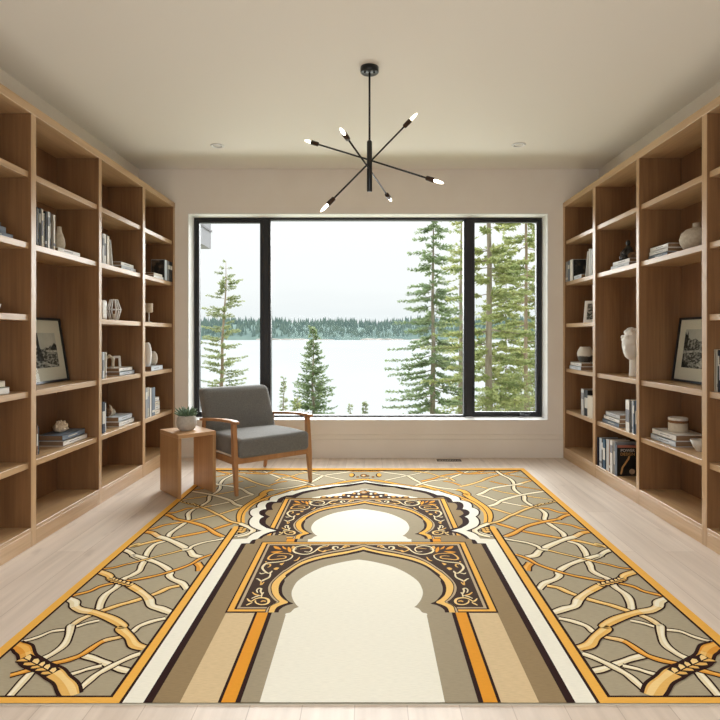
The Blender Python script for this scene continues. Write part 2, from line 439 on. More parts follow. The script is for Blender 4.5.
for x in (.012, cw - .012):      # rear legs splay backwards
    taper([(x, cd, 0), (x, cd - .05, .20), (x, .60, .33), (x, .575, .49)], [(.011, .013), (.016, .020), (.016, .021), (.014, .018)]).build('rear_leg', ch, M_chairwood, .004)
for s_, x in ((-1, 0), (1, cw)):      # arms: flat, gently curved, higher at the front
    vs = []; fs = []; P = [(-.012, .533), (.05, .537), (.20, .532), (.36, .520), (.50, .506), (.605, .496), (.625, .495)]
    wid = [.019, .024, .026, .025, .022, .019, .014]
    for (y, z), w_ in zip(P, wid):
        vs += [(x - w_, y, z - .020), (x + w_, y, z - .020), (x + w_, y, z), (x - w_, y, z)]
    for i in range(len(P) - 1):
        for j in range(4): fs.append((i * 4 + j, i * 4 + (j + 1) % 4, i * 4 + 4 + (j + 1) % 4, i * 4 + 4 + j))
    fs += [(3, 2, 1, 0), tuple((len(P) - 1) * 4 + j for j in range(4))]
    MB().add(vs, fs).build('arm', ch, M_chairwood, .005)
m_ = MB(); m_.box(.012, cw - .012, .012, .040, .222, .272); m_.build('front_rail', ch, M_chairwood, .004)
for x in (.006, cw - .006):
    MB().box(x - .011, x + .011, .03, .64, .215, .262).build('side_rail', ch, M_chairwood, .004)
MB().box(.02, cw - .02, .615, .64, .215, .262).build('rear_rail', ch, M_chairwood, .004)
def crown(p):
    x, y, z = p
    u = (x - cw / 2) / (cw / 2); v_ = (y - .27) / .3
    if z > .34: z += .018 * max(0, 1 - u * u) * max(0, 1 - v_ * v_) - .010 * max(0, (y - .2) / .35)
    return (x, y, z)
MB().rbox(.020, cw - .020, -.022, .56, .262, .403, .030, None, 4, 6, crown).build('seat_cushion', ch, M_fab)
pc = MB()      # piping line round the seat front
def backfn(p):
    x, y, z = p        # lean the back: shear y with height, puff the middle
    u = (x - cw / 2) / (cw / 2); h_ = (z - .37) / .37
    y2 = y + .40 * (z - .36) - .020 * max(0, 1 - u * u) * max(0, 1 - (2 * h_ - 1) ** 2) * (1 if y < .53 else -0.3)
    x2 = cw / 2 + (x - cw / 2) * (1 - .02 * h_)
    return (x2, y2, z)
MB().rbox(.014, cw - .014, .478, .610, .36, .725, .040, None, 4, 6, backfn).build('back_cushion', ch, M_fab)
bs = MB(); bs.box(.03, cw - .03, .615, .63, .28, .40, None, lambda p: (p[0], p[1] + .40 * (p[2] - .36), p[2])); bs.build('back_rail', ch, M_chairwood, .004)

# ------------------------------------------------------------------ side table: oak slab top on two slab sides
TZ = .457
tb = empty('side_table', (-1.3396, 4.074, RUGZ), radians(41), 'small oak side table with two slab sides, carrying the potted succulent', 'side table')
tw, tl, th = .286, .335, .024
MB().box(0, tw, 0, tl, TZ - .028 - RUGZ, TZ - RUGZ).build('tabletop', tb, M_tabX, .002, 1)
MB().box(0, th, 0.001, tl - .001, 0, TZ - .028 - RUGZ).build('side_panel', tb, M_tabZ, .002, 1)
MB().box(tw - th, tw, 0.001, tl - .001, 0, TZ - .028 - RUGZ).build('side_panel', tb, M_tabZ, .002, 1)

# succulent in a rounded pot
M_pot = mat('stone_grey_pot', (196, 190, 180), 0.8, 0.3, (180, 174, 164), (60, 60, 60))
M_soil = mat('potting_soil', (58, 46, 36), 0.95, 0.1)
M_succ = mat('succulent_leaf', (120, 142, 112), 0.5, 0.4, (88, 116, 90), (60, 60, 60))
a_ = radians(41); px_, py_ = .135, .170
P0 = Vector((-1.3396 + px_ * cos(a_) - py_ * sin(a_), 4.074 + px_ * sin(a_) + py_ * cos(a_), TZ))
pp = empty('potted_succulent', P0, 0, 'green spiky succulent in a rounded grey pot on the side table', 'plant')
MB().lathe([(.001, 0), (.045, 0), (.060, .012), (.071, .040), (.073, .062), (.068, .090), (.060, .106), (.056, .110), (.052, .108), (.052, .096)], (0, 0, 0), None, 32).build('pot', pp, M_pot)
MB().lathe([(.001, .100), (.053, .097)], (0, 0, 0)).build('soil', pp, M_soil)
lv = MB()
for ring, (k, L_, tilt) in enumerate(((10, .082, 18), (10, .085, 38), (8, .074, 58), (5, .055, 76))):
    for j in range(k):
        a = 2 * pi * (j + .5 * ring) / k + R.uniform(-.15, .15); tl_ = radians(tilt + R.uniform(-8, 8)); L2 = L_ * R.uniform(.8, 1.15)
        pts = []; rr = []
        for q in range(6):
            u = q / 5; pts.append((cos(a) * (.008 + L2 * u * cos(tl_)), sin(a) * (.008 + L2 * u * cos(tl_)), .098 + L2 * u * sin(tl_) + .012 * u * u))
            rr.append(max(.0008, .0105 * (1 - u) ** .6 * (0.75 + .8 * u)))
        lv.tube(pts, rr, None, 6)
lv.build('leaves', pp, M_succ)

# ------------------------------------------------------------------ chandelier
M_brass = mat('bronze_socket', (62, 42, 28), 0.4, 0.5, metal=0.5)
M_bulb = mat('warm_bulb', (255, 240, 215), 0.2, 0.5, emit=(1.0, 0.88, 0.70, 7.0))
CYY = 3.43
cx0 = (369.5 - CX) * CYY / F
cn = empty('chandelier', (cx0, CYY, ZC), 0, 'black six-bulb sputnik style pendant chandelier hanging from the ceiling', 'chandelier')
o = cn.location
c = MB(); c.lathe([(.001, -.032), (.050, -.032), (.054, -.028), (.054, 0)], (0, 0, 0), None, 32)
c.build('canopy', cn, M_blackmetal)
M_screw = mat('canopy_screw', (20, 20, 20), 0.3, 0.5)
for sx in (-.028, .028):
    MB().lathe([(.001, -.040), (.005, -.040), (.006, -.0325)], (sx, -.012, 0), None, 12).build('canopy_knob', cn, M_screw)
MB().tube([(0, 0, -.03), (0, 0, -.436)], .006, None, 12).build('rod', cn, M_blackmetal)
MB().lathe([(.001, -.734), (.013, -.734), (.0155, -.730), (.0155, -.440), (.012, -.434), (.001, -.434)], (0, 0, 0), None, 20).build('hub', cn, M_blackmetal)
def arm(cz, d1, d2):
    """straight arm through the hub; d1, d2 = bulb tips relative to the hub centre"""
    c0 = Vector((0, 0, cz - ZC)); A = MB(); e1, e2 = Vector(d1), Vector(d2)
    ends = []
    for e_ in (e1, e2):
        u = e_.normalized(); ln = e_.length
        ends.append((u, ln))
    (u1, l1), (u2, l2) = ends
    A.tube([c0 + u1 * (l1 - .10), c0 + u1 * .01, c0 + u2 * .01, c0 + u2 * (l2 - .10)], .0052, None, 10)
    ao = A.build('arm', cn, M_blackmetal)
    for (u, ln) in ends:
        q = MB(); p0 = c0 + u * (ln - .112); p1 = c0 + u * (ln - .062)
        q.tube([p0 - u * .006, p0, p1], [.006, .0135, .0145], None, 14)
        q.build('socket', ao, M_brass)
        q = MB(); pts = []; rr = []
        for k in range(9):
            t = k / 8; pts.append(p1 - u * .004 + u * (.066 * t)); rr.append(.0074 * (1 - t ** 4) ** .5 * (0.9 + .25 * sin(pi * min(1, t * 1.1))) + .0006)
        q.tube(pts, rr, None, 14); q.build('bulb', ao, M_bulb)
sc = CYY / F
def hubarm(zc, tips):
    res = []
    for (x, y, dy) in tips:
        k = (CYY + dy) / F; res.append(((x - CX) * k - cx0, dy, H - (y - CY) * k - zc))
    arm(zc, *res)
hubarm(2.193, ((304.6, 140.2, .249), (443.7, 183.4, -.249)))
hubarm(2.138, ((340.0, 128.0, -.43), (391.5, 201.4, .43)))
hubarm(2.179, ((417.2, 113.2, .03), (320.5, 211.9, -.03)))
# ------------------------------------------------------------------ outside: slope, lake, far shore, trees
M_ground = mat('mossy_slope', (118, 122, 84), 0.95, 0.1, (96, 100, 66), (.8, .8, .8))
M_lake = mat('lake_water', (140, 142, 142), 0.6, 0.0, (143, 145, 145), (.02, .004, 1), 3)
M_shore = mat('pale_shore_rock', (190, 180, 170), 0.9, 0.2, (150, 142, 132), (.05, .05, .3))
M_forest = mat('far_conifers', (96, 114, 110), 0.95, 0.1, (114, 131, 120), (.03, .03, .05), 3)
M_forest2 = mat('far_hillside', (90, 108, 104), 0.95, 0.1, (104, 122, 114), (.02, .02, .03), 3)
M_bark = mat('conifer_bark', (168, 156, 140), 0.95, 0.1, (138, 126, 112), (6, 6, 1.5))
M_bark2 = mat('pine_bark', (176, 156, 136), 0.95, 0.1, (148, 128, 110), (6, 6, 1.5))
M_need = mat('spruce_needles', (150, 164, 122), 0.8, 0.2, (118, 136, 100), (2.0, 2.0, 2.0))
M_need2 = mat('pine_needles', (160, 166, 122), 0.8, 0.2, (132, 142, 104), (2.0, 2.0, 2.0))
M_need3 = mat('yellow_green_needles', (172, 174, 118), 0.8, 0.2, (136, 148, 98), (1.6, 1.6, 1.6))
for m_ in (M_need, M_need2, M_need3):      # thin needles let some light through
    n = m_.node_tree.nodes; L = m_.node_tree.links; b = n['Principled BSDF']; tl2 = n.new('ShaderNodeBsdfTranslucent')
    mx = n.new('ShaderNodeMixShader'); mx.inputs[0].default_value = .45
    src = b.inputs['Base Color'].links[0].from_socket; L.new(src, tl2.inputs[0]); L.new(b.outputs[0], mx.inputs[1]); L.new(tl2.outputs[0], mx.inputs[2])
    L.new(mx.outputs[0], n['Material Output'].inputs[0])
LZ = -8.0
def gz(y): return -1.0 - .2 * (y - 6) if y > 6 else -1.0
g = MB(); xs = [-60, -20, -8, 0, 8, 20, 60]; ys = [5.95, 10, 16, 24, 32, 42, 46]
vs = [(x, y, gz(y) + (R.uniform(-.15, .15) if y > 6 else 0)) for y in ys for x in xs]
fs = [(j * 7 + i, j * 7 + i + 1, j * 7 + i + 8, j * 7 + i + 7) for j in range(6) for i in range(6)]
struct(g.add(vs, fs, None, True).build('ground_slope', m=M_ground))
lk = MB(); lk.add([(-1600, 38, LZ), (1600, 38, LZ), (1600, 1500, LZ), (-1600, 1500, LZ)], [(0, 1, 2, 3)]); struct(lk.build('lake', m=M_lake))
# far shore: a long wooded ridge
YS = 1474.0
def ridge(x):
    px = CX + x * F / 1700
    top = 316.5 + 2.5 * sin(px * .021 + .6) + 1.0 * sin(px * .07) + (2.5 if px < 262 else 0) + max(0, (px - 420)) * .02
    return H - (top - CY) * 1700 / F - 14
hv = []; hf = []; NX = 61
for i in range(NX):
    x = -900 + 1800 * i / (NX - 1); rz = ridge(x)
    hv += [(x, YS, LZ - .5), (x, YS + 8, LZ + 5), (x, YS + 110, LZ + 5 + (rz - LZ) * .55), (x, YS + 226, rz), (x, YS + 420, rz - 6)]
for i in range(NX - 1):
    for j in range(4): hf.append((i * 5 + j, i * 5 + 5 + j, i * 5 + 6 + j, i * 5 + 1 + j))
struct(MB().add(hv, hf, None, True).build('far_ridge', m=M_forest2))
fo = MB()
for k in range(3600):
    x = R.uniform(-860, 860); t = R.random() ** .8
    y = YS + 14 + t * 225; rz = ridge(x)
    zb = LZ + 5 + (rz - LZ) * .55 * min(1, (y - YS - 8) / 102) if y < YS + 110 else LZ + 5 + (rz - LZ) * .55 + (rz - LZ - 5 - (rz - LZ) * .55) * (y - YS - 110) / 116
    hh = R.uniform(9, 19); r_ = hh * R.uniform(.16, .26); n_ = 5
    vs = [(x + r_ * cos(2 * pi * j / n_ + k), y + r_ * sin(2 * pi * j / n_ + k), zb - 2) for j in range(n_)] + [(x, y, zb + hh)]
    fo.add(vs, [(j, (j + 1) % n_, n_) for j in range(n_)])
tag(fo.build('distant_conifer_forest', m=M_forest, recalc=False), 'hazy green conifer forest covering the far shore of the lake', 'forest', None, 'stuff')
sh = MB()
for k in range(150):
    x = R.uniform(-800, 800); 
    if sin(x * .021) + .6 * sin(x * .05 + 1) < -.35: continue
    a, b_, h2 = R.uniform(8, 26), R.uniform(2, 5), R.uniform(1.2, 4.2)
    sh.ball((x, YS - 1 + R.uniform(0, 6), LZ), (a, b_, h2), None, 8, 4)
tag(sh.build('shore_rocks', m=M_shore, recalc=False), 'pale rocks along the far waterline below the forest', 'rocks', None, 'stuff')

def conifer(name, label, px, Y, ytop, rad, seed, mn, mb_, zbase=None, spacing=.36, power=.85, per=7, tuft=.16, dens=1.0, start=.02, trunk=None, lean=0.0, droop=.25, minr=.12, irregular=.25, group=None, up=0.0, q=1.0):
    fq = q; rr = random.Random(seed); X = (px - CX) * Y / F; zt = H - (ytop - CY) * Y / F; zb = gz(Y) - .15 if zbase is None else zbase; Ht = zt - zb
    root = empty(name, (X, Y, zb), 0, label, 'tree', group)
    tr_ = trunk if trunk else Ht * .011 + .03
    tk = MB(); K = 9
    tk.tube([(lean * (1 - i / (K - 1)) * Ht + .03 * sin(i * 2.1), .03 * cos(i * 1.7), Ht * i / (K - 1)) for i in range(K)], [tr_ * (1 - .93 * i / (K - 1)) for i in range(K)], None, 8)
    tk.build('trunk', root, mb_, recalc=False)
    bw = MB(); nd = MB(); z = Ht * start; NV = []; NF = []
    while z < Ht - .05:
        t = z / Ht; Lb = max(minr, rad * (1 - t) ** power) * 1.0
        k_ = max(3, int(per * (0.6 + .4 * (1 - t)) + rr.random()))
        a0 = rr.uniform(0, 6.28)
        for j in range(k_):
            a = a0 + 2 * pi * j / k_ + rr.uniform(-.35, .35); L_ = Lb * (1 - irregular + 2 * irregular * rr.random() * .8)
            if rr.random() > dens: continue
            zz_ = z + rr.uniform(-.9, .9) * spacing
            dx, dy = cos(a), sin(a); x0 = lean * (1 - t) * Ht
            pts = []
            for q in range(5):
                u = q / 4; pts.append((x0 + dx * L_ * u, dy * L_ * u, zz_ + up * L_ * u - droop * L_ * u * (1.5 - .9 * u)))
            bw.tube(pts, [max(.004, .012 * L_ * (1 - .8 * q / 4)) for q in range(5)], None, 3, False, False)
            ns = max(4, int(L_ / tuft * 3.4 * fq))
            for q in range(ns):
                u = .16 + .84 * (q + rr.random()) / ns
                i0 = min(3, int(u * 4)); f_ = u * 4 - i0
                c_ = [pts[i0][i] * (1 - f_) + pts[i0 + 1][i] * f_ for i in range(3)]
                side = rr.choice((-1, 1)); sp_ = tuft * (.6 + .7 * rr.random()) * (1.25 - .5 * u)
                for g_ in range(4):
                    ang = a + side * rr.uniform(.3, 1.2); dz = rr.uniform(-.8, .8)
                    ex, ey, ez = cos(ang) * sp_, sin(ang) * sp_, dz * sp_
                    wx, wy, wz = -sin(ang) * sp_ * .16, cos(ang) * sp_ * .16, rr.uniform(-.22, .22) * sp_
                    b0 = len(NV)
                    NV.extend([(c_[0] - wx, c_[1] - wy, c_[2] - wz), (c_[0] + ex * .6 - wx * .9, c_[1] + ey * .6 - wy * .9, c_[2] + ez * .6 - wz),
                               (c_[0] + ex, c_[1] + ey, c_[2] + ez), (c_[0] + ex * .5 + wx, c_[1] + ey * .5 + wy, c_[2] + ez * .5 + wz)])
                    NF.append((b0, b0 + 1, b0 + 2, b0 + 3)); side = -side
        z += spacing * (.75 + .5 * rr.random()) * (1 - .45 * t)
    bw.build('branches', root, mb_, recalc=False)
    nd.add(NV, NF); nd.build('needles', root, mn, recalc=False)
    return root
G = 'conifers close outside the window'
conifer('pine_tree', 'slender sparse pine seen through the narrow left window pane', 226.5, 26, 262, 1.85, 3, M_need2, M_bark2, spacing=.42, per=7, tuft=.12, dens=.85, power=.55, lean=-.045, droop=.02, minr=.14, start=.1, irregular=.5, group=G, up=.16, q=.85)
conifer('spruce_tree', 'short bushy spruce standing alone in the lower left of the wide pane', 313, 21, 327, 1.42, 5, M_need, M_bark, spacing=.21, per=9, tuft=.11, power=.80, droop=.02, group=G, up=.22, q=.85)
conifer('spruce_sapling', 'thin young spruce left of the short bushy spruce', 283.5, 25, 375, .62, 6, M_need2, M_bark, spacing=.18, per=6, tuft=.09, dens=.7, group=G, up=.2, q=.5)
conifer('spruce_tree', 'tall dark spruce filling the right side of the wide pane', 433, 27, 200, 2.5, 8, M_need, M_bark, spacing=.40, per=7, tuft=.17, power=.55, droop=.20, dens=.9, irregular=.45, group=G, q=.85)
conifer('spruce_tree', 'loose yellowish spruce just behind the right mullion', 461, 34, 190, 2.2, 9, M_need3, M_bark, spacing=.55, per=6, tuft=.2, power=.5, dens=.6, irregular=.4, group=G, q=.6)
conifer('fir_tree', 'tall fir with the thicker trunk in the right casement pane', 489, 20, 40, 2.1, 12, M_need3, M_bark, spacing=.46, per=6, tuft=.17, power=.40, dens=.62, trunk=.155, droop=.12, irregular=.5, start=.2, group=G, q=1.2)
conifer('fir_tree', 'tall fir with slim pinkish trunk near the right edge of the casement', 526, 28, 30, 2.4, 13, M_need3, M_bark2, spacing=.55, per=6, tuft=.17, power=.40, dens=.7, trunk=.12, droop=.2, irregular=.5, start=.1, group=G, q=1.2)
conifer('fir_tree', 'pale fir far behind the two trunks in the right casement', 506, 44, 235, 3.6, 15, M_need3, M_bark, spacing=.55, per=8, tuft=.22, power=.6, dens=.75, irregular=.45, group=G, trunk=.07, q=1.2)
conifer('fir_tree', 'yellow green fir partly hidden by the right frame of the window', 545, 33, 190, 2.6, 16, M_need3, M_bark, spacing=.55, per=8, tuft=.2, power=.5, dens=.8, irregular=.45, group=G, trunk=.08, q=1.2)
conifer('spruce_sapling', 'tiny spruce tip above the sill, at middle of the wide pane', 350, 26, 404, .42, 21, M_need2, M_bark, spacing=.16, per=6, tuft=.08, dens=.8, group=G, q=.5)
conifer('spruce_sapling', 'narrow spruce tip above the sill, right of the tiny one', 365, 23, 400, .26, 22, M_need2, M_bark, spacing=.14, per=6, tuft=.08, group=G, q=.5)
conifer('spruce_sapling', 'low feathery sapling at the foot of the short bushy spruce', 297, 17, 395, .36, 23, M_need3, M_bark, spacing=.15, per=6, tuft=.08, dens=.7, group=G, q=.5)
def shrub(label, px, Y, ytop, r_, seed, m):
    rr = random.Random(seed); X = (px - CX) * Y / F; zt = H - (ytop - CY) * Y / F; zb = gz(Y) - .1
    root = empty('shrub', (X, Y, zb), 0, label, 'shrub', 'shrubs below the right casement'); NV = []; NF = []; hh = zt - zb
    st = MB()
    for k in range(9):
        a = rr.uniform(0, 6.28); q = rr.uniform(.2, .7) * r_
        st.tube([(0, 0, 0), (cos(a) * q * .5, sin(a) * q * .5, hh * .5), (cos(a) * q, sin(a) * q, hh * .85)], [.02, .012, .005], None, 4, False, False)
    st.build('stems', root, M_bark, recalc=False)
    for k in range(2600):
        a = rr.uniform(0, 6.28); u = rr.random() ** .5; t = rr.random()
        rz = r_ * (1 - .75 * t ** 1.6) * u; c_ = (cos(a) * rz, sin(a) * rz, hh * t)
        s_ = rr.uniform(.06, .14); b_ = rr.uniform(0, 6.28); e_ = rr.uniform(-.6, .9)
        ex, ey, ez = cos(b_) * cos(e_) * s_, sin(b_) * cos(e_) * s_, sin(e_) * s_
        wx, wy = -sin(b_) * s_ * .3, cos(b_) * s_ * .3; i0 = len(NV)
        NV.extend([c_, (c_[0] + ex * .5 + wx, c_[1] + ey * .5 + wy, c_[2] + ez * .5), (c_[0] + ex, c_[1] + ey, c_[2] + ez), (c_[0] + ex * .5 - wx, c_[1] + ey * .5 - wy, c_[2] + ez * .5)])
        NF.append((i0, i0 + 1, i0 + 2, i0 + 3))
    MB().add(NV, NF).build('leaves', root, m, recalc=False)
shrub('low green shrub below the thicker trunk, at the casement foot', 487, 18, 391, 1.0, 31, M_need3)
shrub('tall olive shrub below the slim trunk, by the crank handle', 519, 20, 372, 1.1, 32, M_need3)
shrub('rounded shrub partly behind the right window frame', 540, 22, 350, 1.0, 33, M_need2)
# corner of the neighbouring wing of the house, seen at the top of the left pane
M_side = mat('grey_siding', (128, 127, 131), 0.8, 0.2)
M_soff = mat('dark_eave_edge', (92, 88, 92), 0.7, 0.2)
wx = (211 - CX) * 8.4 / F; wz = H - (249 - CY) * 8.4 / F
hw = empty('house_wing', (wx, 8.4, wz), 0, 'grey sided corner of the house wing at the top of the narrow left pane', 'building')
MB().box(-1.6, 0, -.9, 0, 0, 1.2).build('siding_wall', hw, M_side)
MB().prism([(-.35, .42), (.012, .24), (.012, .27), (-.35, .45)], -.9, .02, 'y').build('eave_board', hw, M_soff)
w = MB(); w.box(-1.55, -1.45, -.8, -.7, gz(7.6) - wz - .1, 0); w.box(-1.55, -1.45, -.2, -.1, gz(8.3) - wz - .1, 0); w.build('post', hw, M_soff)
# ------------------------------------------------------------------ rug with a woven arch design (pattern in the mesh's own faces)
def rugmat(name, rgb, k=.91):
    m = bpy.data.materials.new(name); m.use_nodes = True
    n = m.node_tree.nodes; L = m.node_tree.links; b = n['Principled BSDF']
    b.inputs['Roughness'].default_value = 0.95; b.inputs['Specular IOR Level'].default_value = 0.08
    t = n.new('ShaderNodeTexCoord'); mp = n.new('ShaderNodeMapping'); mp.inputs['Scale'].default_value = (38, 330, 1)
    L.new(t.outputs['Object'], mp.inputs['Vector'])
    q = n.new('ShaderNodeTexNoise'); q.inputs['Scale'].default_value = 1; q.inputs['Detail'].default_value = 3; L.new(mp.outputs[0], q.inputs['Vector'])
    r = n.new('ShaderNodeValToRGB'); r.color_ramp.elements[0].position = .30; r.color_ramp.elements[1].position = .6
    c = lin(rgb); r.color_ramp.elements[0].color = (*[x * k for x in c], 1); r.color_ramp.elements[1].color = (*c, 1)
    L.new(q.outputs['Fac'], r.inputs[0]); L.new(r.outputs[0], b.inputs['Base Color']); return m
RC = {'field': (170, 158, 132), 'yel': (232, 174, 78), 'ora': (222, 150, 46), 'dark': (44, 22, 17), 'white': (236, 231, 214), 'cream': (234, 230, 214),
      'brown': (148, 126, 92), 'tan': (212, 187, 146), 'gray': (160, 147, 122), 'panel': (64, 47, 37), 'beige': (182, 161, 130),
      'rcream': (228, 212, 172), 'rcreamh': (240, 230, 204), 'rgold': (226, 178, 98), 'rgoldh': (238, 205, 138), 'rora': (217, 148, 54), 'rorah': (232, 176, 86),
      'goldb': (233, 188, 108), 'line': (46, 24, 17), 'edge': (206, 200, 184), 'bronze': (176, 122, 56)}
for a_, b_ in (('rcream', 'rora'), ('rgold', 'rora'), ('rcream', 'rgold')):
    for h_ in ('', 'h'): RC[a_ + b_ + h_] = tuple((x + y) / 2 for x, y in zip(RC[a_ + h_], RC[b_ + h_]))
RM = {k: rugmat('rug_' + k, v, .86 if k in ('brown', 'tan', 'gray', 'field') else .92) for k, v in RC.items()}
HR = H - .0045
rug = MB(); LV = [0]
DZ = 4.5e-6
def ztop(): LV[0] += 1; return .0030 + LV[0] * DZ
def up(p): d_ = p[1] - CY; return ((p[0] - CX) * HR / d_, F * HR / d_)       # photo pixel -> point of the rug plane
CEN = -.030
def mir(p):
    u = p[0] - CEN; ui = .7414
    return (CEN - u if u < ui else CEN - ui - (u - ui) * .925, p[1])
def poly(pts, m, both=True):
    for f_ in ((lambda p: p), mir) if both else ((lambda p: p),):
        z = ztop(); q = [f_(p) for p in (pts if f_ is not mir else pts[::-1])]; rug.add([(x, y, z) for x, y in q], [tuple(range(len(q)))], RM[m])
def strip(L_, Rr, m, both=True):
    """quad strip between two polylines of the same length"""
    k = len(L_)
    for f_ in ((lambda p: p), mir) if both else ((lambda p: p),):
        z = ztop(); q = [f_(p) for p in L_] + [f_(p) for p in Rr]
        rug.add([(x, y, z) for x, y in q], [(i, i + 1, k + i + 1, k + i) for i in range(k - 1)], RM[m])
def offs(P, w):
    k = len(P); A = []; B = []
    for i in range(k):
        a = P[max(i - 1, 0)]; b = P[min(i + 1, k - 1)]; dx, dy = b[0] - a[0], b[1] - a[1]; l = sqrt(dx * dx + dy * dy) or 1
        h = (w[i] if isinstance(w, list) else w) / 2
        A.append((P[i][0] - dy / l * h, P[i][1] + dx / l * h)); B.append((P[i][0] + dy / l * h, P[i][1] - dx / l * h))
    return A, B
def rib(P, w, m, both=True): a, b = offs(P, w); strip(a, b, m, both)
XE, YF, YN = 1.345, 5.04, 1.8085                      # right outer edge, far edge, near edge
XL = mir((XE, 0))[0]
XI = .7114                                         # inner edge of the side border
# body of the rug
MB_body = MB()
rug.box(XL, XE, YN, YF, 0, .0030, RM['edge'])
poly([(CEN - .001, YN + .004), (XE - .004, YN + .004), (XE - .004, YF - .004), (CEN - .001, YF - .004)], 'field')
# ---- branch lattice on the border
CR = {'A': (620, 620), 'B': (520, 620), 'C': (500, 530), 'D': (590, 530), 'E': (460, 460), 'F': (540, 460), 'G': (360, 460)}
def pts(s, k=7.2):
    out = []; c = None
    for tok in s.split():
        if tok[0].isalpha(): c = CR[tok[0]]; tok = tok[1:]
        x, y = tok.split(','); out.append(up((c[0] + float(x) / k, c[1] + float(y) / k)))
    return out
OUT = .0074
def branch(s, w, c1, c2=None, split=.5, ol=None):
    P = crom(pts(s), 6); k = len(P); ol = OUT if ol is None else max(.006, ol * 1.55)
    ww = w if isinstance(w, (int, float)) else None
    Wd = [ww] * k if ww else [w[0] + (w[1] - w[0]) * i / (k - 1) for i in range(k)]
    Wd = [q * (1 + .10 * sin(i * .55 + k)) for i, q in enumerate(Wd)]
    rib(P, [q + 2 * ol for q in Wd], 'line')
    j = int(k * split) if c2 else k - 1
    mid = (c1 + c2 if c1 + c2 in RC else c2 + c1) if c2 else None; e_ = max(1, k // 12)
    for (a, b, c) in (((0, j - e_, c1), (j - e_, j + e_, mid), (j + e_, k - 1, c2)) if c2 else ((0, j, c1),)):
        if c is None or b - a < 1: continue
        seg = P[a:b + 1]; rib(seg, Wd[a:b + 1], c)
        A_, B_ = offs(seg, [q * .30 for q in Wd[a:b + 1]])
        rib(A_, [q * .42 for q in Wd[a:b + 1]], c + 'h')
def braid(s, w, n):
    """plaited knot: two rows of slanting leaves over a branch"""
    P = crom(pts(s), 8); rib(P, w * 1.20, 'line'); k = len(P)
    A_, B_ = offs(P, w * 1.0)
    def at(Q, t): f_ = max(0, min(.9999, t)) * (k - 1); j = int(f_); f_ -= j; return (Q[j][0] * (1 - f_) + Q[j + 1][0] * f_, Q[j][1] * (1 - f_) + Q[j + 1][1] * f_)
    mixp = lambda a, b, u: (a[0] * (1 - u) + b[0] * u, a[1] * (1 - u) + b[1] * u)
    for i in range(n):
        t0 = i / n; d_ = 1 / n
        for Q, sh, m in ((A_, .50, 'rgoldh'), (B_, .85, 'rgold')):
            q = [mixp(at(P, t0 + .10 * d_), at(Q, t0 + .10 * d_), .10), mixp(at(P, t0 + (.1 + sh * .6) * d_), at(Q, t0 + (.1 + sh * .6) * d_), .75), at(Q, t0 + (.55 + sh * .5) * d_),
                 mixp(at(P, t0 + (.75 + sh * .45) * d_), at(Q, t0 + (.75 + sh * .45) * d_), .62), mixp(at(P, t0 + .80 * d_), at(Q, t0 + .8 * d_), .10)]
            poly(q, m)
OUTF = .0045
# far part of the border (thin, pale)
branch('E0,70 100,80 200,96 320,104 450,98', 0.0175, 'rcream', ol=.003)
branch('G60,68 200,90 330,110 400,145 460,172 560,195 E0,215', 0.0280, 'rcream', ol=.004)
branch('G180,145 300,120 420,95 540,68', 0.0210, 'rcream', ol=.004)
branch('G0,72 60,80 150,78 230,64', 0.0210, 'rora', ol=.004)
branch('G400,182 500,152 620,135 720,102 E60,80', 0.0245, 'rcream', ol=.004)
branch('G440,152 520,135 600,110 720,95 E60,100 200,92 300,85', 0.0280, 'rora', ol=.004)
branch('G340,70 500,95 560,112 640,128 680,150', 0.0227, 'rgold', ol=.004)
branch('G600,150 660,160 720,180', 0.0210, 'rora', ol=.004)
branch('G640,66 700,78 E40,96 120,88 200,70', 0.0210, 'rora', ol=.004)
branch('E0,190 70,175 150,150 200,128 300,100 380,86 435,72', 0.0280, 'rgold', 'rora', ol=.004)
branch('E290,92 400,115 505,135', 0.0192, 'rora', ol=.0035)
branch('E215,150 300,170 400,185 500,200 592,216', 0.0192, 'rora', ol=.0035)
branch('E110,185 200,203 300,228 400,245 500,262 600,275 690,290', 0.0210, 'rgold', ol=.0035)
branch('E255,72 300,105 360,135 387,165 388,205 420,235 460,256 466,292 510,322 575,352 614,385 610,430 660,470 F130,500 168,530 180,562 C500,80 570,105 615,160 628,212 650,255 665,292 720,325 D130,350 180,408 260,465 293,530 300,605', (.024, .032), 'rcream', ol=.0055)
branch('E125,250 190,265 240,284 300,300 400,320 520,340 600,346 F60,350 140,375 205,381', 0.0280, 'rcream', 'rora', 0.5625, ol=.004)
branch('E125,250 165,235 220,206 310,188 410,175 470,158 520,145', 0.0315, 'rcream', 'rora', 0.8125, ol=.004)
branch('E205,332 260,315 300,290 400,260 500,240 605,225', 0.0315, 'rcream', ol=.004)
branch('E0,262 80,290 170,330 260,355 360,385 480,412 600,437 F144,455 230,470 290,490 345,498', 0.0262, 'rgold', 'rora', 0.6250, ol=.004)
branch('E265,455 350,480 450,510 C330,38 470,62 600,85 720,115 F400,600 480,626', 0.0298, 'rora', 'rgold', 0.5000, ol=.0045)
branch('E325,550 390,525 470,480 570,450 700,425 F130,425 180,400 227,391', 0.0300, 'rora', ol=.005)
branch('C188,292 196,262 222,235', 0.0375, 'rora', ol=.005)
branch('C192,192 255,180 290,145 380,100 470,65 540,45 590,20 655,10', 0.0375, 'rcream', 'rora', 0.7750, ol=.0055)
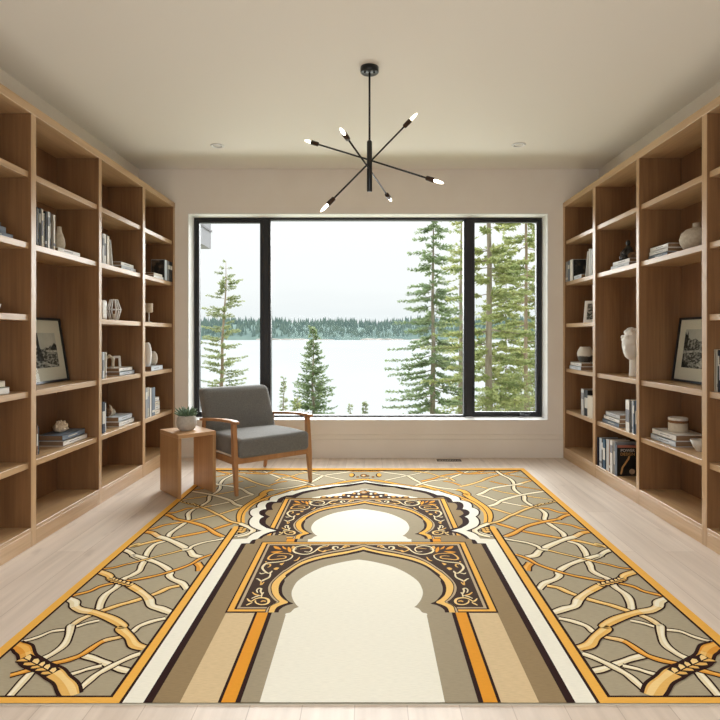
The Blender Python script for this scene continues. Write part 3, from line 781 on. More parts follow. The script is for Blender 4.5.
# nearer part
branch('D-10,210 60,190 95,165 165,138', .03, 'rcream')
branch('C280,425 320,382 400,352 428,325 416,308 450,275 530,235 640,200 720,178 D70,186 105,158 162,138', .030, 'rcream')
branch('C112,174 200,205 270,245 380,285 500,320 620,345 720,362 D110,366 200,380 310,405 390,440 525,472', .019, 'rora')
branch('C340,142 430,165 600,205 D72,235 140,250 220,270 322,281', .015, 'rgold', 'rora', .5, ol=.0045)
branch('D290,650 380,668 450,690 A290,55', .017, 'rcream')
branch('A320,68 430,80 520,115 600,140 665,152', .017, 'rcream')
branch('C340,400 420,415 500,450 600,485 720,520 D150,540 300,590 420,635 495,682 A290,40 298,110 330,180 410,240 500,290 560,370 620,440 725,562', .027, 'rgold', 'rcream', .45)
branch('B526,368 600,350 660,330 720,306 A90,275 190,250', .026, 'rcream')
branch('A20,328 120,350 200,375 300,402', .018, 'rcream')
branch('B448,240 520,265 620,310 720,362 A60,398 130,458 190,512', .024, 'rcream')
branch('C425,635 520,655 620,690 B530,85 610,120 A0,142 60,168 130,215 200,256 300,290 440,320 600,365 725,398', .024, 'rcream', 'rora', .36)
branch('C385,594 470,565 540,545 565,500 620,455 720,400 D130,380 220,355 250,325 332,298', .036, 'rcream', 'rgold', .4)
braid('D62,398 130,380 200,363 245,345', .040, 7)
branch('B420,202 500,178 545,122 620,62 D100,690 200,637 330,595 430,578 488,552 500,515 575,487', .038, 'rgold', 'rcream', .72)
branch('A228,548 270,478 330,418 400,372 500,330 590,285 625,225 660,195 712,178', (.052, .046), 'rgold', 'rora', .65, ol=.008)
braid('A395,385 470,345 540,315 640,272', .050, 5)
branch('E110,502 150,525 250,550 350,572 480,595 560,622 C290,135 345,145', .022, 'rcream', ol=.005)
# ---- frame lines of the border
def vline(x0, x1, m, y0=YN + .004, y1=YF - .004): poly([(x0, y0), (x1, y0), (x1, y1), (x0, y1)], m)
def hline(y0, y1, m, x0, x1): poly([(x0, y0), (x1, y0), (x1, y1), (x0, y1)], m)
YBT = up((0, 695.6))[1]; YBT2 = up((0, 697.3))[1]
XO1, XO0 = XE - .043, XE - .054
vline(XO0, XO1, 'line'); vline(XO1, XE - .001, 'yel', YN + .002, YF)
YT = up((0, 470.0))[1]; hline(YT - .03, YT + .008, 'line', CEN - .001, XE - .05); hline(YT, YF, 'yel', CEN - .001, XE - .001)
hline(YBT2, YBT, 'line', .757, XO1); hline(YN + .003, YBT2, 'yel', .72, XE - .001)
# ---- the great scalloped arch: yellow line, white band, dark band, inner ground
C12 = {'M': (360, 465), 'N': (410, 465), 'P': (430, 490), 'Q': (340, 465), 'L': (400, 490)}
def p12(s):
    out = []; c = None
    for tok in s.split():
        if tok[0].isalpha(): c = C12[tok[0]]; tok = tok[1:]
        x, y = tok.split(','); out.append(up((c[0] + float(x) / 12, c[1] + float(y) / 12)))
    return out
def region(P, m, tail_x, y0=YN + .004):
    """closed right-half region: from the axis along P, then straight down to the near edge"""
    xc = CEN
    poly([(xc, P[0][1])] + P + [(tail_x, y0), (xc, y0)], m)
yel_out = crom(p12('Q285,162 M50,165 200,180 330,200 500,232 700,258 N150,245 300,282 450,325 560,370 720,438'), 3)
yarch = crom(p12('Q285,168 M50,171 200,186 330,206 500,238 700,264 N150,252 300,289 450,332 560,377 720,445'), 4)
rib(yarch, .052, 'line'); rib(yarch, .036, 'yel')
# thick yellow shoulder that turns into the straight inner border line
sh_ = crom(p12('N560,295 640,312 690,350 P430,55 500,100 560,140 630,190 690,250 706,320 680,400'), 5)
ysd = crom(p12('P0,-10 150,25 300,60 420,105 520,150 600,205 650,270 665,330 660,392'), 5)
rib(sh_, .062, 'line'); rib(sh_, .046, 'yel'); rib(ysd, .036, 'line'); rib(ysd, .022, 'yel')
poly(p12('P560,300 585,330 590,385 610,420 640,400 650,330 640,270 600,230'), 'field')
vline(XI, XI + .011, 'line', YN + .003, 3.46); vline(XI + .011, XI + .046, 'yel', YN + .003, 3.50); vline(XI + .046, XI + .057, 'line', YBT, 3.46)
# pointed loop beside the cusp
lp_ = crom(p12('P720,395 640,425 570,455 535,485 570,520 640,545 720,560'), 5)
poly(p12('P600,480 660,440 720,425 720,530 650,515'), 'dark'); 
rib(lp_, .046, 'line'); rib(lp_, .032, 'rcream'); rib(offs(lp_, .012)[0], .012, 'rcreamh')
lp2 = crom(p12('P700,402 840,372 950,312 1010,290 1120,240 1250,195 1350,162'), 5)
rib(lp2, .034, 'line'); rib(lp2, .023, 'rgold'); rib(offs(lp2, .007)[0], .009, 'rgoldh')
braid('E515,338 570,325 630,312 690,296', .024, 7)
for (x, y) in ((640, 470), (680, 455), (650, 492), (690, 478), (700, 500), (670, 505)):
    c_ = up((430 + x / 12, 490 + y / 12)); poly([(c_[0] + .012 * cos(a * pi / 4), c_[1] + .015 * sin(a * pi / 4)) for a in range(8)], 'rgold')
# white band outer outline with scallops
wo_ = crom(p12('Q285,188'), 1) + p12('M45,185 150,207 250,226 330,230 450,237 540,248 620,262 N0,262 100,268 200,288 300,312') + crom(p12('P95,8 170,36 260,62 330,82 354,106 356,124'), 3) + crom(p12('P362,126 420,134 478,156 500,185 498,210'), 3) + crom(p12('P504,212 560,232 584,262 575,295 545,318'), 3) + crom(p12('P545,320 575,350 586,395 560,435 490,470 432,490'), 4) + crom(p12('P440,492 500,508 545,530 570,548'), 3) + p12('P572,550 605,583 725,592')
ol_ = [(x + .0, y) for x, y in wo_]
rib(ol_[:-3], .022, 'line')
yj = up((0, 539.4))[1]
region(wo_ + [(XI, yj)], 'white', XI)
# dark band
dk = p12('Q285,206 M45,207 150,226 268,247 350,246 450,256 520,272 545,290 640,285 N0,285 100,297 200,317 280,342 330,362 400,367 460,387') + crom(p12('P255,108 275,142'), 2) + crom(p12('P285,142 340,141 385,156 404,188 392,228'), 3) + crom(p12('P398,230 440,238 474,262 466,296 415,320'), 3) + crom(p12('P420,322 455,342 470,385 440,425 380,458 258,490'), 4) + crom(p12('P275,496 340,508 400,530 442,555'), 3) + crom(p12('P445,557 480,590'), 1) + crom(p12('P484,592 540,600 570,636'), 2) + p12('P574,640 650,641')
XD0 = .6459
yd = up((0, 543.6))[1]
region(dk + [(XD0, yd)], 'dark', XD0)
br_ = p12('Q285,222 M45,222 150,241 268,262 400,267 520,297 640,302 N0,305 100,322 200,347 260,377 290,397 400,385') + crom(p12('P195,120 212,152'), 2) + crom(p12('P220,152 300,160 328,196 312,238'), 3) + crom(p12('P318,240 370,246 402,286 342,320'), 3) + crom(p12('P348,322 384,352 386,408 330,450 160,495'), 4) + crom(p12('P200,502 330,525 400,560'), 3) + p12('P438,590 490,612 520,652 560,660 640,661')
XB = .6178
region(br_ + [(XB, up((0, 545.3))[1])], 'brown', XB)
# grey ground and white crescent above the upper panel
YP1 = 4.106
gtop = [p for p in p12('Q285,223 M45,223 150,242 268,263 400,268 520,298 640,303 N0,306 100,323 200,348 260,378 290,398')]
poly([(CEN, gtop[0][1])] + gtop + [(.53, YP1), (CEN, YP1)], 'gray')
cres = crom(p12('M0,286 130,303 250,320 400,345 550,368 690,392'), 4)
poly([(CEN, cres[0][1])] + cres + [(cres[-1][0], YP1 - .01), (CEN, YP1 - .01)], 'cream')
def blob(x, y, rx, ry, m, n=10, k=12, both=True):
    c_ = up((x, y)); sx = HR / (y - CY); sy = F * HR / (y - CY) ** 2
    poly([(c_[0] + rx * sx * cos(2 * pi * a / n), c_[1] + ry * sy * sin(2 * pi * a / n)) for a in range(n)], m, both)
# gilded cresting over the upper panel
poly([(CEN, up((0, 489.8))[1])] + p12('M90,312 130,330 180,325 220,345 300,345 340,372 420,370 480,388 520,376 580,378 600,398') + [(up((413, 499))[0], YP1 - .01), (CEN, YP1 - .01)], 'panel')
for (x, y, r_, ry) in ((366, 496.5, 2.6, 1.1), (371, 496.8, 2.0, 1.0), (375.5, 493.5, 1.8, 1.0), (377, 497, 2.0, .9), (386, 495, 1.8, 1), (393.5, 496.8, 2.6, .9), (400, 497.3, 1.5, .7), (406, 497, 2.6, .8), (368, 491.5, 1.5, .7)):
    blob(x, y, r_, ry, 'bronze'); blob(x, y, r_ * .55, ry * .5, 'goldb')
for (x, y) in ((373, 497), (381, 496), (389, 498), (371, 494)): blob(x, y, 1.5, .7, 'white')
blob(363.5, 492.2, 4.4, 1.9, 'panel', both=False); blob(363.5, 492.2, 3.6, 1.5, 'bronze', both=False); blob(363.5, 492.4, 2.0, .9, 'beige', both=False)
# gold knobs and little ornament at the far edge
blob(378.7, 475.2, 3.0, 2.1, 'dark'); blob(379.2, 475.0, 2.3, 1.7, 'yel')
for (x, y) in ((368, 476), (373, 477)): blob(x, y, 1.5, .8, 'panel'); blob(x, y, .9, .5, 'bronze')
blob(363.6, 475.6, 3.6, 1.6, 'panel', both=False); blob(363.6, 475.6, 2.8, 1.2, 'bronze', both=False); blob(363.6, 475.7, 1.3, .6, 'rcream', both=False)
# straight bands of the near half
vline(.5317, XB, 'brown', YN + .004, 3.2); vline(.4128, .5317, 'tan', YN + .004, 2.42)
# ---- a niche: framed panel with scrolls and an onion arch; the far one repeats the near one
CI = {'I': (430, 540, 10.286), 'J': (360, 535, 9.0), 'H': (420, 530, 7.2), 'K': (200, 540, 7.2)}
def pI(s):
    out = []; c = None
    for tok in s.split():
        if tok[0].isalpha(): c = CI[tok[0]]; tok = tok[1:]
        x, y = tok.split(','); out.append(up((c[0] + float(x) / c[2], c[1] + float(y) / c[2])))
    return out
XP, YPT, YPB = .530, 3.226, up((0, 612.4))[1]
UPPER = .876
def niche(dy, near):
    T = lambda P: [(x, y + dy) for x, y in P]
    ax = CEN - .006
    def arch(s, m, yb):
        A = pI(s[0]); B = pI(s[1])
        while B[0][1] >= A[-1][1] - .004: B.pop(0)
        P = T(crom(A + B, 4)); x = P[-1][0]
        poly([(ax, P[0][1])] + P + [(x, yb + dy), (ax, yb + dy)], m)
    # panel: dark edge, gold line, dark line, beige line, dark ground
    q = lambda a, t, b: T([(CEN, t), (a, t), (a, b), (CEN, b)])
    poly(q(XP + .007, YPT + .006, YPB - .006), 'line'); poly(q(XP, YPT - (.004 if near else .012), YPB + .006), 'yel')
    poly(q(XP - .024, YPT - .022, YPB + .024), 'line')
    poly(q(XP - .034, YPT - .030, YPB + .032), 'beige'); poly(q(XP - .046, YPT - .046, YPB + .044), 'panel')
    # scrollwork
    def sc(s, w, m): P = T(crom(pI(s), 5)); rib(P, [w * (1 - .5 * abs(2 * i / (len(P) - 1) - 1)) for i in range(len(P))], m)
    def leaf(s, m): P = T(pI(s)); poly(crom(P + [P[0]], 3)[:-1], m)
    sc('J40,95 90,120 150,128 210,112 190,96 160,100 165,108', .011, 'rgold'); sc('J210,112 260,135 300,128 300,108 265,108 262,122', .013, 'rcream')
    sc('J300,128 350,140 400,150 440,130 400,112 360,105 340,90', .010, 'rgold'); sc('J340,90 390,98 430,115 470,150 520,172 580,175 640,160 660,140 640,112 570,98 510,112 495,135 520,155 560,150', .012, 'rcream')
    sc('J505,118 540,120 600,128', .008, 'rgold'); sc('J600,200 620,225 650,235', .010, 'rgold'); sc('I0,140 20,130 35,105 0,92', .012, 'rcream')
    sc('I40,160 80,145 150,140 220,140 270,165 290,195 260,205 200,200 120,190 110,172 150,165 200,170', .011, 'rgold')
    sc('I40,160 50,185 100,212 180,228 260,235 310,245 340,275 340,300 310,330 280,345 250,335 245,320', .013, 'rcream')
    sc('I260,330 260,365 275,390 320,412 350,425 380,405 400,400', .012, 'rcream'); sc('I350,425 350,465 320,435', .009, 'rgold')
    sc('I300,255 270,250 265,270 290,285', .009, 'rgold'); sc('I310,340 350,350 370,340', .010, 'rcream')
    sc('I400,625 390,650 340,668 280,660 260,635 275,610 320,598 370,600 410,615 440,635', .012, 'rgoldh'); sc('I340,590 335,560 350,530 345,505 370,500 390,520 380,545', .010, 'rcream')
    sc('I330,560 320,540', .008, 'rcream'); sc('I360,570 400,565 435,540', .010, 'rgold'); sc('I330,575 380,580 440,605', .010, 'rcream')
    sc('I430,635 460,630 485,605', .010, 'rgoldh'); sc('I430,645 460,660 490,675', .010, 'rgoldh'); sc('I290,635 320,630 340,640', .012, 'rgold')
    for s in ('I60,130 55,105 75,80 90,75 95,100 80,125', 'I105,100 115,85 150,65 140,90', 'I160,100 190,75 240,65 225,90 180,100', 'I140,120 200,118 270,128 200,135',
              'I20,70 45,65 55,90 30,90', 'I120,235 140,240 170,250 145,262', 'I170,290 200,285 230,300 200,312', 'I300,220 320,225 310,235', 'J500,90 520,92 512,100', 'J170,108 195,100 190,112', 'J360,140 380,138 400,155 380,158'):
        leaf(s, 'ora' if s.startswith(('I6', 'I10', 'I16', 'I14')) else 'rgold')
    yb = YPB - .004
    arch(('J30,84 110,101 210,123 310,141 410,162 510,187 610,230 720,305', 'I20,237 60,258 130,312 200,372 255,432 280,492 265,560 215,620 188,642 230,662 270,692 285,712'), 'line', yb)
    arch(('J30,88 105,107 205,130 305,147 405,168 505,193 605,236 720,312', 'I20,243 60,262 128,318 196,378 249,436 274,493 259,560 209,618 178,642 226,668 264,697 278,718'), 'beige', yb)
    arch(('J30,103 100,122 200,142 300,158 400,180 500,205 600,247 715,322', 'I20,256 60,278 122,330 190,390 238,444 250,498 234,560 190,612 158,640 206,660 246,684 258,715'), 'line', yb)
    arch(('J30,110 100,133 200,153 300,169 400,190 500,215 600,255 715,330', 'I15,262 60,290 120,340 190,400 230,450 240,498 222,560 182,610 150,640 200,664 238,688 250,722'), 'goldb' if near else 'yel', yb)
    arch(('J30,134 100,149 200,172 300,190 400,210 500,238 600,280 715,358', 'I15,300 50,335 100,378 145,430 167,490 157,560 112,610 62,645 120,668 170,692 192,722'), 'dark', yb)
    arch(('J30,152 100,169 200,189 300,206 400,226 500,256 600,300 715,392', 'I15,322 60,370 108,430 130,490 124,552 90,600 50,638 8,657 60,672 110,694 148,724'), 'gray', yb)
    # below the panel: orange band with dark edges
    b0 = (YN + .004) if near else YPT + .003 - .0
    t0 = YPB - .004 + dy
    def v2(a, b, m): poly([(a, b0), (b, b0), (b, t0), (a, t0)], m)
    v2(ax, .342, 'gray'); v2(.342, .4128, 'dark'); v2(.3582, .4025, 'ora')
    if not near: v2(.4128, .575, 'brown')
    # light field inside the arch, a touch left of the axis
    c2 = -.0525
    P = T(crom(pI('J0,225 100,240 200,262 300,290 400,335 480,385 530,430 560,490 565,535 548,585 515,630 488,652'), 4) + crom(pI('J488,652 530,668 560,700 600,710 606,722'), 3))
    xe = .2371; Rr = [(p[0], p[1]) for p in P] + [(xe, P[-1][1]), (xe, b0)]
    Lm = [(2 * c2 - x, y) for x, y in reversed(Rr)]
    poly(Lm + Rr, 'cream', False)
niche(UPPER, False)
# the white cusp lies over the corner of the far panel
poly(p12('P160,495 330,450 386,408 470,385 440,425 380,458 258,490 340,508 442,555 400,560 330,525'), 'dark')
poly(p12('P258,490 380,458 440,425 470,400 540,440 490,470 432,490 500,512 480,560 442,555 400,530 340,508'), 'white')
poly(p12('P130,545 380,548 410,566 440,592 490,612 520,652 540,662 130,640'), 'brown')
niche(0, True)
hy0 = up((0, 544.3))[1]
tag(rug.build('area_rug', recalc=False), 'large patterned rug with cream arches and golden branch borders on the floor', 'rug')
# ------------------------------------------------------------------ books and ornaments on the shelves
BC = {'white': (232, 229, 222), 'cream': (222, 212, 192), 'pale blue': (204, 211, 218), 'navy': (36, 44, 64), 'black': (24, 24, 26), 'dark': (40, 42, 46), 'grey': (150, 152, 154),
      'light grey': (200, 200, 198), 'slate': (112, 124, 138), 'blue': (92, 122, 156), 'teal': (58, 92, 116), 'brown': (126, 92, 70), 'taupe': (150, 136, 118), 'speckled': (196, 188, 168), 'tan': (190, 164, 132)}
BM = {}
def bmat(c):
    if c not in BM:
        BM[c] = mat('book_' + c.replace(' ', '_'), BC[c], .5, .4, tuple(int(x * .62 + 20) for x in BC[c]) if c == 'speckled' else None, (90, 90, 90))
    return BM[c]
M_pages = mat('paper_edges', (206, 192, 168), .9, .1, (188, 172, 148), (6, 6, 400))
M_pagesd = mat('aged_paper_edges', (150, 122, 96), .9, .1, (134, 108, 84), (6, 6, 400))
def Yat(x, Xs): return F * Xs / abs(x - CX)
M_ink = mat('dark_ink', (138, 140, 146), .6, .3); M_pale = mat('pale_title', (214, 212, 204), .6, .3)
def book_upright(s, y0, y1, z, h, dpt, Xs, c, label, group, lean=0.0, band=None):
    """book standing on its end; spine faces the room (the -s x direction); y0<y1 thickness"""
    th = y1 - y0; b = min(.0028, th * .22)
    r = empty('book', (s * Xs, (y0 + y1) / 2, z), 0, label, 'book', group); r.rotation_euler = (lean, 0, 0)
    f = lambda p: (s * p[0], p[1], p[2])
    w = MB(); w.box(0, b, -th / 2, th / 2, 0, h, None, f); w.box(0, dpt, -th / 2, -th / 2 + b, 0, h, None, f); w.box(0, dpt, th / 2 - b, th / 2, 0, h, None, f)
    w.build('cover', r, bmat(c))
    MB().box(b, dpt - .004, -th / 2 + b, th / 2 - b, .003, h - .004, None, f).build('pages', r, M_pages)
    if band:
        MB().box(-.0006, .0002, -th / 2 + b * .6, th / 2 - b * .6, h * band[0], h * band[1], None, f).build('spine_label', r, M_ink if c in ('white', 'cream', 'pale blue', 'light grey', 'speckled') else M_pale)
    return r
def row(s, xs, Xs, z, tops, cols, dpt, where, group, reverse=False, word='book'):
    """upright books; xs = photo columns of the gaps between the spines, from left to right"""
    n_ = len(cols); ordn = ['first', 'second', 'third', 'fourth', 'fifth', 'sixth', 'seventh', 'eighth', 'ninth', 'tenth']
    for i in range(n_):
        ya, yb = sorted((Yat(xs[i], Xs), Yat(xs[i + 1], Xs))); ym = (ya + yb) / 2
        h = H - (tops[i] - CY) * ym / F - z if tops[i] > 3 else tops[i]
        c = cols[i]
        same = sum(1 for q in cols if q == c)
        lab = f'{c} upright {word}, {ordn[i]} from the left, {where}'
        book_upright(s, ya + .0008, yb - .0008, z, h, dpt + .012 * ((i * 7) % 5 - 2) / 2, Xs + .003 * ((i * 5) % 3), c, lab, group, 0, ((.12, .2), (.62, .86), (.3, .7), None)[(i + len(where)) % 4])
def stack(s, Xs, y0, y1, z, books, dpt, where, group, near_aged=True):
    """flat books, spines to the room; books = [(thickness, colour, trim near, trim far, trim depth)] from the bottom"""
    zz = z; n_ = len(books); nm = {1: ['lone'], 2: ['lower', 'upper'], 3: ['bottom', 'middle', 'top'], 4: ['bottom', 'second', 'third', 'top']}[n_]
    for i, (t, c, a, b, dd) in enumerate(books):
        e = min(.003, t * .16); ya, yb = y0 + a, y1 - b; x0 = Xs + dd
        r = empty('book', (s * x0, (ya + yb) / 2, zz), 0, f'{c} book lying flat, {nm[i]} {"of the stack " if n_ > 1 else ""}{where}', 'book', group)
        f = lambda p: (s * p[0], p[1], p[2]); hw = (yb - ya) / 2
        w = MB(); w.box(0, dpt, -hw, hw, 0, e, None, f); w.box(0, dpt, -hw, hw, t - e, t, None, f); w.box(0, e, -hw, hw, 0, t, None, f)
        w.build('cover', r, bmat(c))
        MB().box(e, dpt - .003, -hw + .004, hw - .004, e, t - e, None, f).build('pages', r, M_pagesd if near_aged else M_pages)
        if t > .022: MB().box(-.0006, .0002, -hw * .5, hw * .3, t * .44, t * .58, None, f).build('spine_label', r, M_ink if c in ('white', 'cream', 'pale blue', 'light grey') else M_pale)
        zz += t + .0004
    return zz
M_cer = mat('white_ceramic', (238, 235, 229), .45, .4, (222, 217, 207), (40, 40, 40))
M_cream = mat('cream_stoneware', (216, 204, 184), .8, .2, (204, 190, 168), (50, 50, 50))
M_sand = mat('sand_stoneware', (206, 196, 180), .75, .25, (190, 178, 160), (60, 60, 60), bump=.3)
M_plaster = mat('white_plaster', (242, 240, 236), .85, .2)
M_dkbr = mat('dark_bronze', (40, 38, 36), .45, .5, (60, 54, 48), (30, 30, 30))
M_stone = mat('brown_stone', (126, 98, 72), .9, .15, (92, 70, 52), (30, 30, 30), bump=.6)
M_coral = mat('pale_coral', (234, 216, 190), .85, .2, (206, 180, 150), (60, 60, 60), bump=.5)
r1, r2, r3, r4, r0 = 1.662, 1.270, .850, .462, .105
# ---- left bookcase, bay at the edge of the photo
stack(-1, 1.885, 2.80, 3.07, r1, [(.026, 'slate', 0, 0, 0), (.030, 'slate', 0, .05, .005), (.022, 'dark', 0, .085, .01)], .17, 'at the left photo edge, upper shelf', 'slate books, outermost left bay')
q = empty('bowl', (-1.93, 2.955, r2), 0, 'small grey bowl on middle shelf at the left photo edge', 'bowl')
MB().lathe([(.001, 0), (.022, 0), (.040, .016), (.048, .046), (.045, .046), (.037, .018), (.001, .006)]).build('bowl_body', q, M_cer)
stack(-1, 1.885, 2.78, 3.04, r3, [(.036, 'white', 0, 0, 0), (.034, 'cream', 0, .03, .004)], .19, 'at the left photo edge, below eye level', 'pale books, outermost left bay', False)
# ---- left bookcase, bay with the large framed photograph
row(-1, [36.6, 38, 39.7, 41.3, 43.3, 45.8, 47.6, 49.9, 51.8, 53.2, 55.5], 1.875, r1, [207, 208.5, 208, 209, 213, 211.5, 212, 212.5, 214, 215],
    ['navy', 'white', 'black', 'cream', 'speckled', 'dark', 'white', 'grey', 'taupe', 'cream'], .19, 'beside the pear-shaped vase', 'upright books beside the pear vase')
stack(-1, 1.875, 3.500, 3.765, r1, [(.028, 'white', 0, 0, 0)], .19, 'under the pear-shaped vase', 'book under the pear vase')
q = empty('vase', (-1.955, 3.66, r1 + .0284), 0, 'sand coloured pear-shaped vase beside the tall upright books', 'vase')
MB().lathe([(.001, 0), (.022, 0), (.032, .018), (.035, .042), (.032, .070), (.024, .098), (.0165, .118), (.0135, .136), (.0135, .150), (.0115, .152), (.009, .14)], (0, 0, 0), None, 28).build('vase_body', q, M_sand)
def framed(s, y0, y1, xb, xt, z, h, label, art):
    """framed picture leaning on the back of its bay, long side along the wall"""
    r = empty('picture_frame', (s * xb, (y0 + y1) / 2, z), 0, label, 'picture'); hw = (y1 - y0) / 2
    dx = xt - xb; sl = sqrt(dx * dx + h * h); ux, uz = dx / sl, h / sl
    def f(p):            # p = (out of face, along y, up the face)
        a, y, t = p; return (s * (ux * t - uz * a + .001), y, uz * t + ux * a + .003)
    b = .014; w = MB()
    w.box(-.010, .012, -hw, hw, 0, b, None, f); w.box(-.010, .012, -hw, hw, sl - b, sl, None, f); w.box(-.010, .012, -hw, -hw + b, b, sl - b, None, f); w.box(-.010, .012, hw - b, hw, b, sl - b, None, f)
    w.build('frame', r, M_frame)
    MB().box(-.008, .002, -hw + b, hw - b, b, sl - b, None, f).build('mat_board', r, M_mat)
    pa = MB(); art(pa, hw, sl, f); pa.build('photograph', r, recalc=False)
    gl2 = MB(); gl2.box(.006, .0075, -hw + b, hw - b, b, sl - b, None, f); gl2.build('frame_glass', r, M_glass)
    return r
M_frame = mat('black_picture_frame', (16, 16, 17), .3, .5); M_mat = mat('ivory_mat', (226, 220, 206), .9, .1)
P_sky = mat('print_sky', (188, 186, 178), .7, .2, (204, 202, 194), (8, 8, 8)); P_mid = mat('print_midtone', (66, 66, 64), .7, .2, (168, 166, 160), (45, 38, 75), 5, contrast=(.44, .6))
P_dark = mat('print_dark', (26, 26, 26), .7, .2, (74, 74, 72), (60, 60, 60), 4); P_lite = mat('print_light', (140, 138, 132), .7, .2, (206, 203, 196), (50, 40, 50), 4)
def P(pa, pts, lay, m, f): pa.add([(.0022 + lay * .0003, y, t) for y, t in pts], [tuple(range(len(pts)))], m, False, f)
def art_lane(pa, hw, sl, f):
    a, b, c, d_ = -hw + .12, hw - .085, .098, sl - .098; X = lambda u: a + (b - a) * u; Z = lambda v: c + (d_ - c) * v
    Q = lambda l, lay, m: P(pa, [(X(u), Z(v)) for u, v in l], lay, m, f)
    Q([(0, 0), (1, 0), (1, 1), (0, 1)], 0, P_sky)
    Q([(0, 0), (1, 0), (1, .62), (.93, .70), (.86, .62), (.78, .64), (.72, .56), (.6, .58), (.5, .52), (.36, .56), (.2, .6), (0, .66)], 1, P_mid)
    Q([(.78, .52), (1, .5), (1, .64), (.93, .71), (.86, .64)], 2, P_dark)
    Q([(.30, .2), (.52, .2), (.42, .6), (.40, 1), (.28, 1), (.33, .6)], 3, P_dark)
    Q([(.45, .18), (.95, .02), (.70, .02), (.42, .12)], 4, P_lite)
    Q([(.60, .46), (.98, .42), (.98, .48), (.62, .5)], 4, P_lite)
def art_river(pa, hw, sl, f):
    a, b, c, d_ = -hw + .12, hw - .085, .094, sl - .078; X = lambda u: a + (b - a) * u; Z = lambda v: c + (d_ - c) * v
    Q = lambda l, lay, m: P(pa, [(X(u), Z(v)) for u, v in l], lay, m, f)
    Q([(0, 0), (1, 0), (1, 1), (0, 1)], 0, P_sky)
    Q([(0, .42), (1, .42), (1, .92), (.95, .8), (.9, .95), (.86, .78), (.74, .72), (.6, .76), (.45, .68), (.3, .74), (.1, .7), (0, .74)], 1, P_mid)
    Q([(0, 0), (1, 0), (1, .40), (.6, .44), (0, .40)], 1, P_mid)
    Q([(.86, .5), (1, .5), (1, .94), (.93, .84), (.90, .96), (.87, .8)], 2, P_dark)
    Q([(0, .36), (.5, .42), (1, .36), (1, .42), (.5, .47), (0, .45)], 2, P_lite)
    Q([(.7, 0), (1, 0), (1, .2), (.85, .12)], 3, P_dark); Q([(0, .1), (.3, .02), (.5, .1), (.25, .26), (0, .3)], 3, P_lite)
framed(-1, 3.40, 3.945, 2.045, 2.112, r3, .416, 'black framed monochrome landscape leaning in the left bookcase', art_lane)
row(-1, [36.5, 38.2, 40.2], 1.925, r4, [425, 427], ['brown', 'dark'], .15, 'left of the coral ornament', 'upright books by the coral')
zt = stack(-1, 1.910, 3.626, 3.93, r4, [(.033, 'white', 0, 0, 0), (.035, 'slate', .0, .02, .006)], .155, 'below the coral ornament', 'books under the coral')
cr_ = empty('coral_ornament', (-2.0, 3.76, zt), radians(20), 'spiky cream coral ornament on two flat books', 'ornament'); w = MB(); rr = random.Random(5)
w.ball((0, 0, .020), (.032, .056, .021), None, 20, 12)
w.v = [(x * (1 + .25 * sin(160 * y + 60 * z)), y * (1 + .12 * sin(150 * x + 90 * z)), max(0, z * (1 + .28 * sin(190 * y + 130 * x)))) for x, y, z in w.v]
for k in range(46):
    a = rr.uniform(0, 6.28); u = rr.uniform(.2, 1); x, y = .028 * u * cos(a), .052 * u * sin(a); l_ = rr.uniform(.018, .034)
    w.tube([(x, y, .016), (x * 1.12, y * 1.08, .016 + l_ * .6 + .012 * (1 - u)), (x * 1.25 + rr.uniform(-.005, .005), y * 1.16 + rr.uniform(-.006, .006), .016 + l_ + .016 * (1 - u))], [.0085, .0075, .0035], None, 6)
w.v = [(x * 1.2, y * 1.3, z * 1.25) for x, y, z in w.v]; w.build('coral_body', cr_, M_coral, recalc=False)
# ---- left bookcase, bay with lantern and arches
row(-1, [102.3, 104.5, 107.2, 110.0], 1.88, r1, [233.8, 234, 236], ['light grey', 'white', 'cream'], .19, 'by the leaning white book', 'pale upright books, lantern bay')
book_upright(-1, 4.262, 4.276, r1 + .001, .196, .17, 1.885, 'white', 'thin white book leaning on the pale upright books', 'pale upright books, lantern bay', .20)
stack(-1, 1.885, 4.42, 4.69, r1, [(.030, 'pale blue', 0, 0, 0), (.028, 'white', .0, .035, .004)], .17, 'right of the leaning white book', 'flat books, lantern bay upper shelf')
q = empty('block_vase', (-1.95, 4.185, r2), 0, 'cream rounded block vase left of the wire lantern', 'vase')
w = MB(); w.rbox(-.045, .045, -.040, .040, 0, .142, .014); w.build('vase_body', q, M_cer); w = MB(); w.lathe([(.001, .1425), (.016, .1425), (.018, .152), (.014, .152)]); w.build('vase_mouth', q, M_cer)
ln = empty('wire_lantern', (-1.945, 4.42, r2), radians(12), 'white wire geometric lantern on the middle shelf of the left bookcase', 'lantern')
w = MB(); k = 6
ring = lambda r_, z, o_=0: [(r_ * cos(2 * pi * (j + o_) / k), r_ * sin(2 * pi * (j + o_) / k), z) for j in range(k + 1)]
for r_, z in ((.030, .004), (.050, .085), (.026, .158)): w.tube(ring(r_, z), .0048, None, 6, True, False)
for j in range(k):
    p = [ring(r_, z)[j] for r_, z in ((.030, .004), (.050, .085), (.026, .158))]; w.tube(p, .0055, None, 6)
w.build('wire_cage', ln, M_white); MB().lathe([(.001, 0), (.028, 0), (.028, .005), (.001, .006)], (0, 0, 0), None, 6, False).build('base_plate', ln, M_white)
MB().lathe([(.001, .006), (.014, .006), (.014, .05), (.001, .052)]).build('candle', ln, M_cream)
row(-1, [102.4, 104.3, 105.8, 107.2], 1.885, r3, [352, 352.5, 352], ['pale blue', 'white', 'cream'], .17, 'left of the arch ornaments', 'upright books left of the arches')
zt = stack(-1, 1.895, 4.41, 4.685, r3, [(.030, 'pale blue', 0, 0, 0), (.029, 'white', 0, .03, .004)], .16, 'under the arch ornaments', 'books under the arches')
a1 = empty('arch_ornament', (-1.995, 4.455, zt), radians(25), 'beige rounded arch ornament, left one on the flat books', 'ornament')
